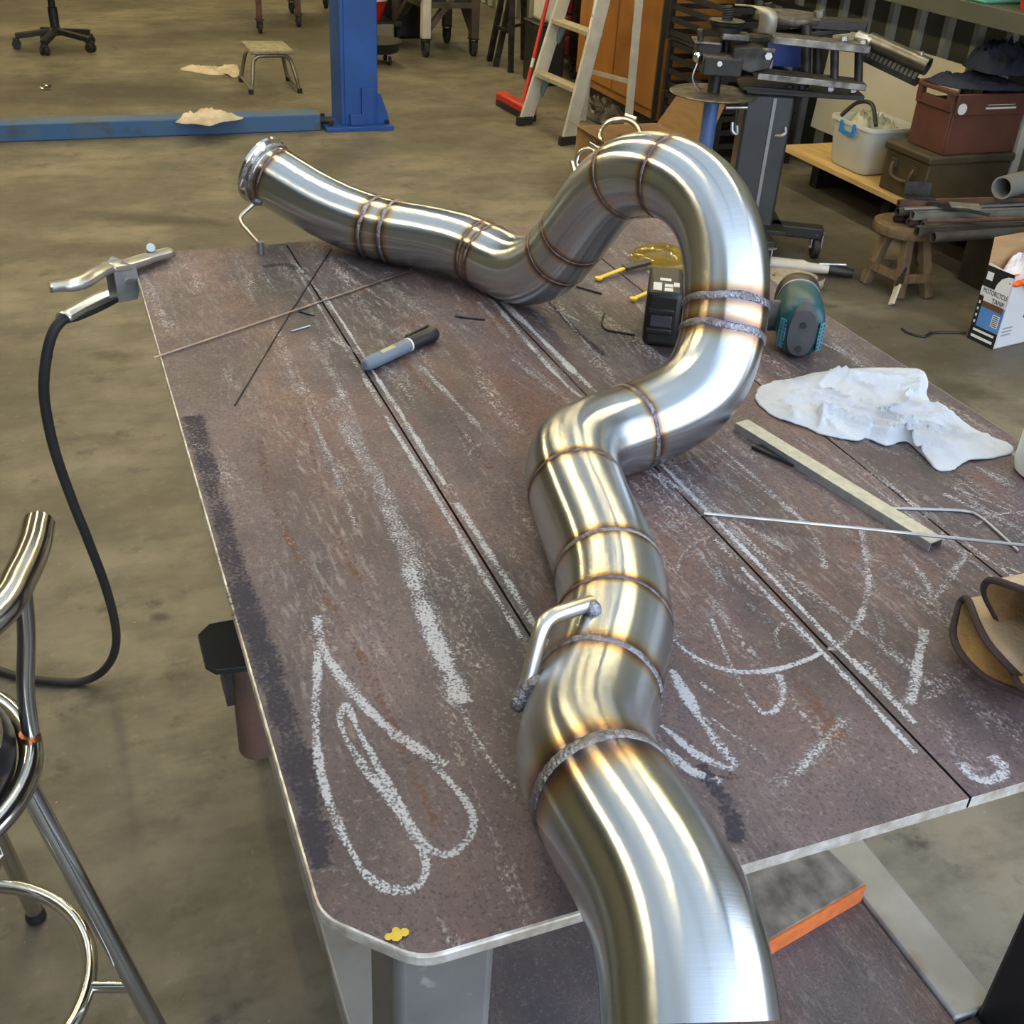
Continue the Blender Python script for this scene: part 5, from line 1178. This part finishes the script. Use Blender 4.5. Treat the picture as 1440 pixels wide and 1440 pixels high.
for k, (xa, xb) in enumerate(((.17, .32), (.16, .33))): MB().box((kx0+(xa+xb)/2, ky0-.0185, zc_+.200+.014*(1-k)), (xb-xa, .001, .003+.005*k)).build('printed_line', m_white, ck)
m_navy = mat('navy_cloth', (.014, .018, .034), .9, c2=(.022, .028, .05), scale=8, bump=.3, bscale=300)
nv_ = rag('navy_jacket', m_navy, [(kx0+.0, ky1-.01), (kx0+.15, ky1+.03), (kx1-.02, ky1+.01), (kx1-.02, ky0-.02), (kx0+.22, ky0-.035), (kx0+.1, ky0+.0), (kx0+.02, ky0+.04), (kx0-.01, ky0+.12)], zc_+.272, .07, 17., 24, 110, .004, 9)
tag(nv_, 'dark navy cloth jacket heaped over the brown crate', 'jacket')
nb = rag('navy_trousers', m_navy, [(kx0+.18, ky1-.03), (kx0+.27, ky1+.01), (kx1-.01, ky1-.01), (kx1-.01, ky0+.0), (kx0+.26, ky0-.02), (kx0+.17, ky0+.03)], zc_+.33, .19, 29., 22, 90, .004, 7)
tag(nb, 'folded navy cloth piled highest above the brown crate', 'clothing')

# ------------------------------------------------------------------ upper shelf with green box and red tub
us = thing('upper_shelf', 'olive painted shelf board fixed high along the sheet wall', 'shelf', (3.9, 4.3, .95))
MB().box((3.72, 4.3, .993), (.02, 3.6, .075)).build('fascia', m_wall, us, bev=.002)
MB().box((3.90, 4.3, 1.02), (.34, 3.6, .02)).build('board', m_wall, us)
gx = thing('green_box', 'mint green plastic box on the olive upper shelf', 'box', (3.87, 4.36, 1.03))
m_mint = mat('mint_plastic', (.16, .52, .38), .45, c2=(.13, .46, .33), scale=6)
MB().box((3.87, 4.36, 1.105), (.26, .62, .15)).build('body', m_mint, gx, bev=.01)
MB().box((3.87, 4.36, 1.19), (.29, .65, .02)).build('lid', m_mint, gx, bev=.004)
rx2 = thing('red_tub', 'bright red plastic tub next to the mint green box', 'tub', (3.85, 3.80, 1.03))
MB().lathe([(.10, 1.03), (.115, 1.06), (.12, 1.20), (.11, 1.21)], (3.85, 3.80, 0), 28).build('body', mat('bright_red_plastic', (.75, .03, .012), .4, c2=(.66, .025, .01), scale=8), rx2)
MB().lathe([(.122, 1.21), (.125, 1.235), (.11, 1.24)], (3.85, 3.80, 0), 28).build('lid', m_white, rx2)

# ------------------------------------------------------------------ milking stool with steel offcuts
sq = Vector(G(1252, 402, 0)); ws_top = .275
wsn = thing('wooden_stool', 'low round worn wooden stool carrying steel tubes', 'stool', (3.25, 3.62, 0))
scx, scy = 3.215, 3.60
MB().lathe([(.115, ws_top-.045), (.13, ws_top-.04), (.135, ws_top-.02), (.13, ws_top-.004), (.12, ws_top)], (scx, scy, 0), 28).build('seat', m_oldwood, wsn)
fts = [Vector((3.118, 3.655, 0)), Vector((3.30, 3.60, 0)), Vector((3.27, 3.44, 0)), Vector((3.14, 3.46, 0))]
for p in fts: MB().bar(p+Zv*.0, Vector((scx, scy, 0)).lerp(p, .55)+Zv*(ws_top-.045), .04, .04, up=(0, 1, 0)).build('leg', m_oldwood, wsn, bev=.005)
for a, b in ((0, 1), (1, 2), (2, 3), (3, 0)): MB().bar(fts[a]+Zv*.085, fts[b]+Zv*.085, .024, .03).build('stretcher', m_oldwood, wsn)
# second support beside the chest (stacked timber)
sp2 = thing('timber_block', 'rough timber block propping the steel tubes in front of the chest', 'timber', (3.60, 3.43, 0))
MB().box((3.60, 3.43, (ws_top-.002)/2), (.08, .34, ws_top-.002)).build('block', mat('dark_timber', (.05, .04, .03), .8, c2=(.035, .028, .02), scale=12), sp2, bev=.004)
m_gt = mat('dull_tube_grey', (.13, .125, .11), .5, .6, c2=(.08, .075, .065), scale=14)
m_gt2 = mat('dull_tube_light', (.30, .30, .26), .5, .5, c2=(.20, .195, .17), scale=14)
def tubep(label, a, b, ro, mt, sq_=False, solid=False):
    a, b = Vector(a), Vector(b)
    if sq_:
        o = MB(); d = (b-a).normalized(); x_ = d.cross(Zv).normalized(); y_ = x_.cross(d)
        for sgx, sgy, w_, h_ in ((0, 1, 2, .12), (0, -1, 2, .12), (1, 0, .12, 2), (-1, 0, .12, 2)):
            off = x_*(sgx*ro*.94)+y_*(sgy*ro*.94); o.bar(a+off, b+off, ro*w_, ro*h_)
    elif solid: o = MB().cyl(a, b, ro, n=14)
    else: o = MB().pipe(a, b, ro, ro*.84, 22)
    return tag(o.build('steel_tube', mt), label, 'tube', 'steel offcuts on the wooden stool')
z0 = ws_top
for lab, (xa, ya, xb, yb), zz, ro, mt, sq_, sol in [
    ('dark square tube lowest and foremost in the pile of steel', (3.13, 3.44, 3.93, 3.34), .018, .018, m_gt, True, False),
    ('light grey round tube in the bottom row of the steel pile', (3.20, 3.49, 3.96, 3.40), .019, .019, m_gt2, False, False),
    ('rusty brown round tube in the bottom row of the steel pile', (3.17, 3.545, 3.90, 3.46), .017, .017, m_rust, False, False),
    ('dark solid round bar at the back of the bottom row', (3.15, 3.60, 3.94, 3.53), .015, .015, m_dsteel, False, True),
    ('pale square tube resting on the second layer of steel', (3.16, 3.52, 3.95, 3.43), .054, .016, m_gt2, True, False),
    ('dull round tube next to the pale square tube', (3.13, 3.575, 3.92, 3.50), .053, .017, m_gt, False, False),
    ('thin rusty bar on the second layer of the pile', (3.18, 3.455, 3.9, 3.37), .049, .010, m_rust, False, True),
    ('thin bright bar lying on top of the steel pile', (3.12, 3.53, 3.94, 3.46), .078, .007, m_zinc, False, True),
    ('brown rusty square bar crossing the top of the pile', (3.14, 3.59, 3.90, 3.51), .083, .012, m_rust, True, False)]:
    tubep(lab, (xa, ya, z0+zz), (xb, yb, z0+zz), ro, mt, sq_, sol)
tubep('large diameter grey pipe lying on top of the steel pile', G(1409, 264, z0+.145), Vector(G(1409, 264, z0+.145))+Vector((.44, .14, 0)), .046, mat('grey_pvc', (.27, .275, .26), .5, .2, c2=(.21, .215, .20), scale=8))
tubep('short round tube hanging below the front of the steel pile', V(1312, 334, (3.12, 3.36, 0)), Vector(V(1312, 334, (3.12, 3.36, 0)))+Vector((.62, -.03, 0)), .020, m_gt)
for k, (lab, a, b, w_) in enumerate((('short dark angle offcut propped at the far end of the pile', (3.20, 3.62, z0+.10), (3.30, 3.58, z0+.102), .06), ('bent grey sheet strip lying over the steel pile', (3.32, 3.50, z0+.095), (3.42, 3.44, z0+.098), .06), ('dark flat bar crossing the steel pile near the big pipe', (3.26, 3.55, z0+.088), (3.40, 3.36, z0+.090), .03))):
    o = MB().bar(a, b, w_, .006)
    if k == 0: o.bar((3.20, 3.645, z0+.125), (3.30, 3.605, z0+.127), .006, .055)
    tag(o.build('steel_offcut', (m_dsteel, m_gt2, m_dsteel)[k]), lab, 'offcut')
tag(MB().prism([(0, 0), (.16, 0), (.16, .09), (.03, .09)], (0.004, .012, 0), (3.465, 3.14, .2755), X=(.80, .6, 0), Y=(0, 0, 1)).build('steel_plate', m_gt2, bev=.001), 'pale grey steel plate standing on edge at the end of the pile', 'plate')
# pry bar leaning on the stool
pa, pb2 = Vector(G(1253, 428, .008)), Vector(V(1284, 345, G(1285, 405), -.04))
pr_ = thing('pry_bar', 'dark flat bar with bright tip leaning against the wooden stool', 'pry bar', (pa.x, pa.y, 0))
MB().bar(pa.lerp(pb2, .30), pb2+(pb2-pa)*.25, .022, .012, up=(1, 0, 0)).build('shank', m_dsteel, pr_)
MB().bar(pa, pa.lerp(pb2, .32), .030, .010, up=(1, 0, 0)).build('bright_tip', m_alu, pr_)

# ------------------------------------------------------------------ printed carton
k0, k1 = Vector(G(1396, 492, 0)), Vector(G(1360, 475, 0))
ed = (k1-k0); ed.z = 0; wdt = ed.length; ed.normalize(); od = Vector((ed.y, -ed.x, 0))
if od.x < 0: od = -od
hb_ = V(1387, 380, k1)[2]; hb_ = .30
kb = thing('printed_carton', 'black blue and white printed motorcycle tank carton stuffed with white packing', 'carton', (k0.x, k0.y, 0))
m_cw = mat('carton_white', (.70, .72, .75), .6, c2=(.64, .66, .69), scale=5); m_ck = mat('carton_black', (.012, .012, .014), .5); m_cb = mat('carton_blue', (.05, .17, .48), .5, c2=(.10, .26, .60), scale=6)
dp_ = .30; th = .004
MB().prism([(0, 0), (wdt, 0), (wdt, hb_), (0, hb_-.015)], od*th, k0, X=ed, Y=Zv).build('front_panel', m_cw, kb)
MB().prism([(0, 0), (dp_, 0), (dp_, hb_), (0, hb_-.015)], ed*th, k0, X=od, Y=Zv).build('side_panel', m_cw, kb)
MB().prism([(0, 0), (dp_, 0), (dp_, hb_+.01), (0, hb_)], -ed*th, k0+ed*wdt, X=od, Y=Zv).build('side_panel', m_card, kb)
MB().prism([(0, 0), (wdt, 0), (wdt, hb_), (0, hb_)], -od*th, k0+od*dp_, X=ed, Y=Zv).build('back_panel', m_card, kb)
MB().prism([(0, 0), (wdt, 0), (wdt, dp_), (0, dp_)], Zv*th, k0, X=ed, Y=od).build('base_panel', m_card, kb)
MB().prism([(0, 0), (dp_*.95, 0), (dp_*.9, .09), (.02, .09)], -ed*.003, k0+ed*wdt+Zv*hb_, X=od, Y=ed*.25+Zv*.95).build('flap', m_card, kb)
Xe = -ed; oo = k0+ed*wdt-od*.0006                    # left edge of the printed face, X to the right
def prn(x0, x1, y0, y1, mt, nm='print_panel', lift=0.0):
    MB().prism([(x0*wdt, y0*hb_), (x1*wdt, y0*hb_), (x1*wdt, y1*hb_), (x0*wdt, y1*hb_)], -od*.0005, oo-od*lift, X=Xe, Y=Zv).build(nm, mt, kb, smooth=False)
prn(.0, 1.0, .0, .20, m_ck); prn(.0, .17, .20, .60, m_ck); prn(.17, 1.0, .20, .53, m_cb); prn(0, 1, .70, .97, m_ck); prn(.0, 1.0, .585, .71, m_cw); prn(.40, 1.0, .53, .60, m_cw)
MB().prism([(1.0*wdt, .70*hb_), (1.0*wdt, .93*hb_), (.82*wdt, .92*hb_), (.62*wdt, .87*hb_), (.5*wdt, .79*hb_), (.46*wdt, .70*hb_)], -od*.0004, oo-od*.0008, X=Xe, Y=Zv).build('print_panel', m_cw, kb, smooth=False)
prn(.17, .95, .46, .535, mat('carton_brown', (.14, .06, .03), .5), lift=.0004)
prn(.66, .92, .26, .42, m_cw, 'barcode_panel', .0006)
for k in range(6): prn(.69, .89, .275+k*.024, .285+k*.024, m_ck, 'barcode_line', .0012)
prn(.12, .9, .135, .165, m_cw, 'printed_line', .0006); prn(.10, .9, .05, .085, m_cw, 'printed_line', .0006)
for k in range(4): prn(.05, .11, .23+k*.085, .265+k*.085, m_cw, 'printed_dot', .0006)
prn(.07, .30, .80, .90, m_cw, 'print_panel', .0006)
text_mesh('MOTORCYCLE', .026, 'printed_text', m_ck, kb, oo-od*.0016+Xe*(.08*wdt)+Zv*(.635*hb_), Xe, Zv, xs=wdt*.88/.165)
text_mesh('TANK', .026, 'printed_text', m_ck, kb, oo-od*.0016+Xe*(.48*wdt)+Zv*(.545*hb_), Xe, Zv, xs=wdt*.46/.068)
MB().prism([(.12, .11), (.19, .12), (.19, .16), (.155, .175), (.12, .15)], -Zv*0+ed*-.0006, k0-ed*.0006, X=od, Y=Zv).build('print_panel', m_ck, kb, smooth=False)
for k in range(3): MB().prism([(.02, .05+k*.014), (.075, .05+k*.014), (.075, .056+k*.014), (.02, .056+k*.014)], ed*-.0006, k0-ed*.0006, X=od, Y=Zv).build('printed_line', mat('print_grey', (.35, .36, .38), .6), kb, smooth=False)
kc_ = k0+ed*(wdt/2)+od*(dp_/2)
po = [tuple((kc_+ed*(wdt*.47*math.cos(a))+od*(dp_*.48*math.sin(a)))[:2]) for a in [i*math.pi/8 for i in range(16)]]
pk = rag('packing_plastic', mat('white_film', (.72, .70, .76), .3, c2=(.62, .60, .68), scale=12), po, hb_-.06, .17, 33., 16, 70, .002, 18)
tag(pk, 'crumpled white plastic packing bulging out of the printed carton', 'packing')
op = Vector(V(1428, 398, k0, .02)); og = MB()
for dx, dy, dz, rr in ((0, 0, 0, .022), (.03, .01, .004, .02), (.055, .0, -.002, .022), (.015, .03, .01, .018)): og.ball(op+Rr*dx+F*dy+Zv*dz, rr, (1.3, 1, .7), 12, 8)
tag(og.build('orange_cap', mat('orange_plastic', (.85, .13, .01), .4, c2=(.75, .11, .01), scale=20)), 'bright orange plastic piece in the top of the printed carton', 'plastic piece')
tag(MB().tube(smooth_path([G(1268, 462, .005), G(1280, 469, .005), G(1300, 473, .005), G(1312, 468, .005), G(1358, 468, .005)], 8), .005, 8).build('floor_wire', m_black), 'short black wire on the floor leading to the printed carton', 'wire')

# ------------------------------------------------------------------ strap roll and jack handle on the floor
scn = Vector(G(1105, 400, 0)); 
st_ = []
for i in range(120):
    a = i*.21; r_ = .022+.0036*a*.9; st_.append(scn+Rr*(r_*math.cos(a)*1.5)+F*(r_*math.sin(a)*.9))
mbz = MB(); v = []
for p in st_: v += [p+Zv*.001, p+Zv*.042]
mbz.add(v, [(2*i, 2*i+2, 2*i+3, 2*i+1) for i in range(119)])
tag(mbz.build('strap_roll', mat('canvas_strap', (.40, .34, .25), .9, c2=(.30, .25, .17), scale=30), solid=.004), 'loosely rolled beige webbing strap on the floor', 'strap')
j0, j1, j2 = Vector(G(1068, 369, .03)), Vector(G(1165, 379, .03)), Vector(G(1199, 384, .022))
jh = thing('hand_tool', 'pale bodied tool with black grip lying on the floor past the table', 'tool', (j0.x, j0.y, 0))
d = (j1-j0).normalized()
MB().lathe([(.028, 0), (.030, .01), (.030, (j1-j0).length*.62), (.022, (j1-j0).length*.70), (.018, (j1-j0).length)], j0, 18, d).build('body', mat('pale_tool_body', (.58, .55, .47), .5, c2=(.48, .45, .38), scale=12), jh)
MB().lathe([(.019, 0), (.022, .01), (.021, (j2-j1).length*.7), (.018, (j2-j1).length)], j1, 16, (j2-j1)).build('grip', m_black, jh)
MB().cyl(j0+d*.25+Zv*.02, j0+d*.36+Zv*.028, .006, n=8).build('lever', m_zinc, jh)
# oil drip marks are in the floor material
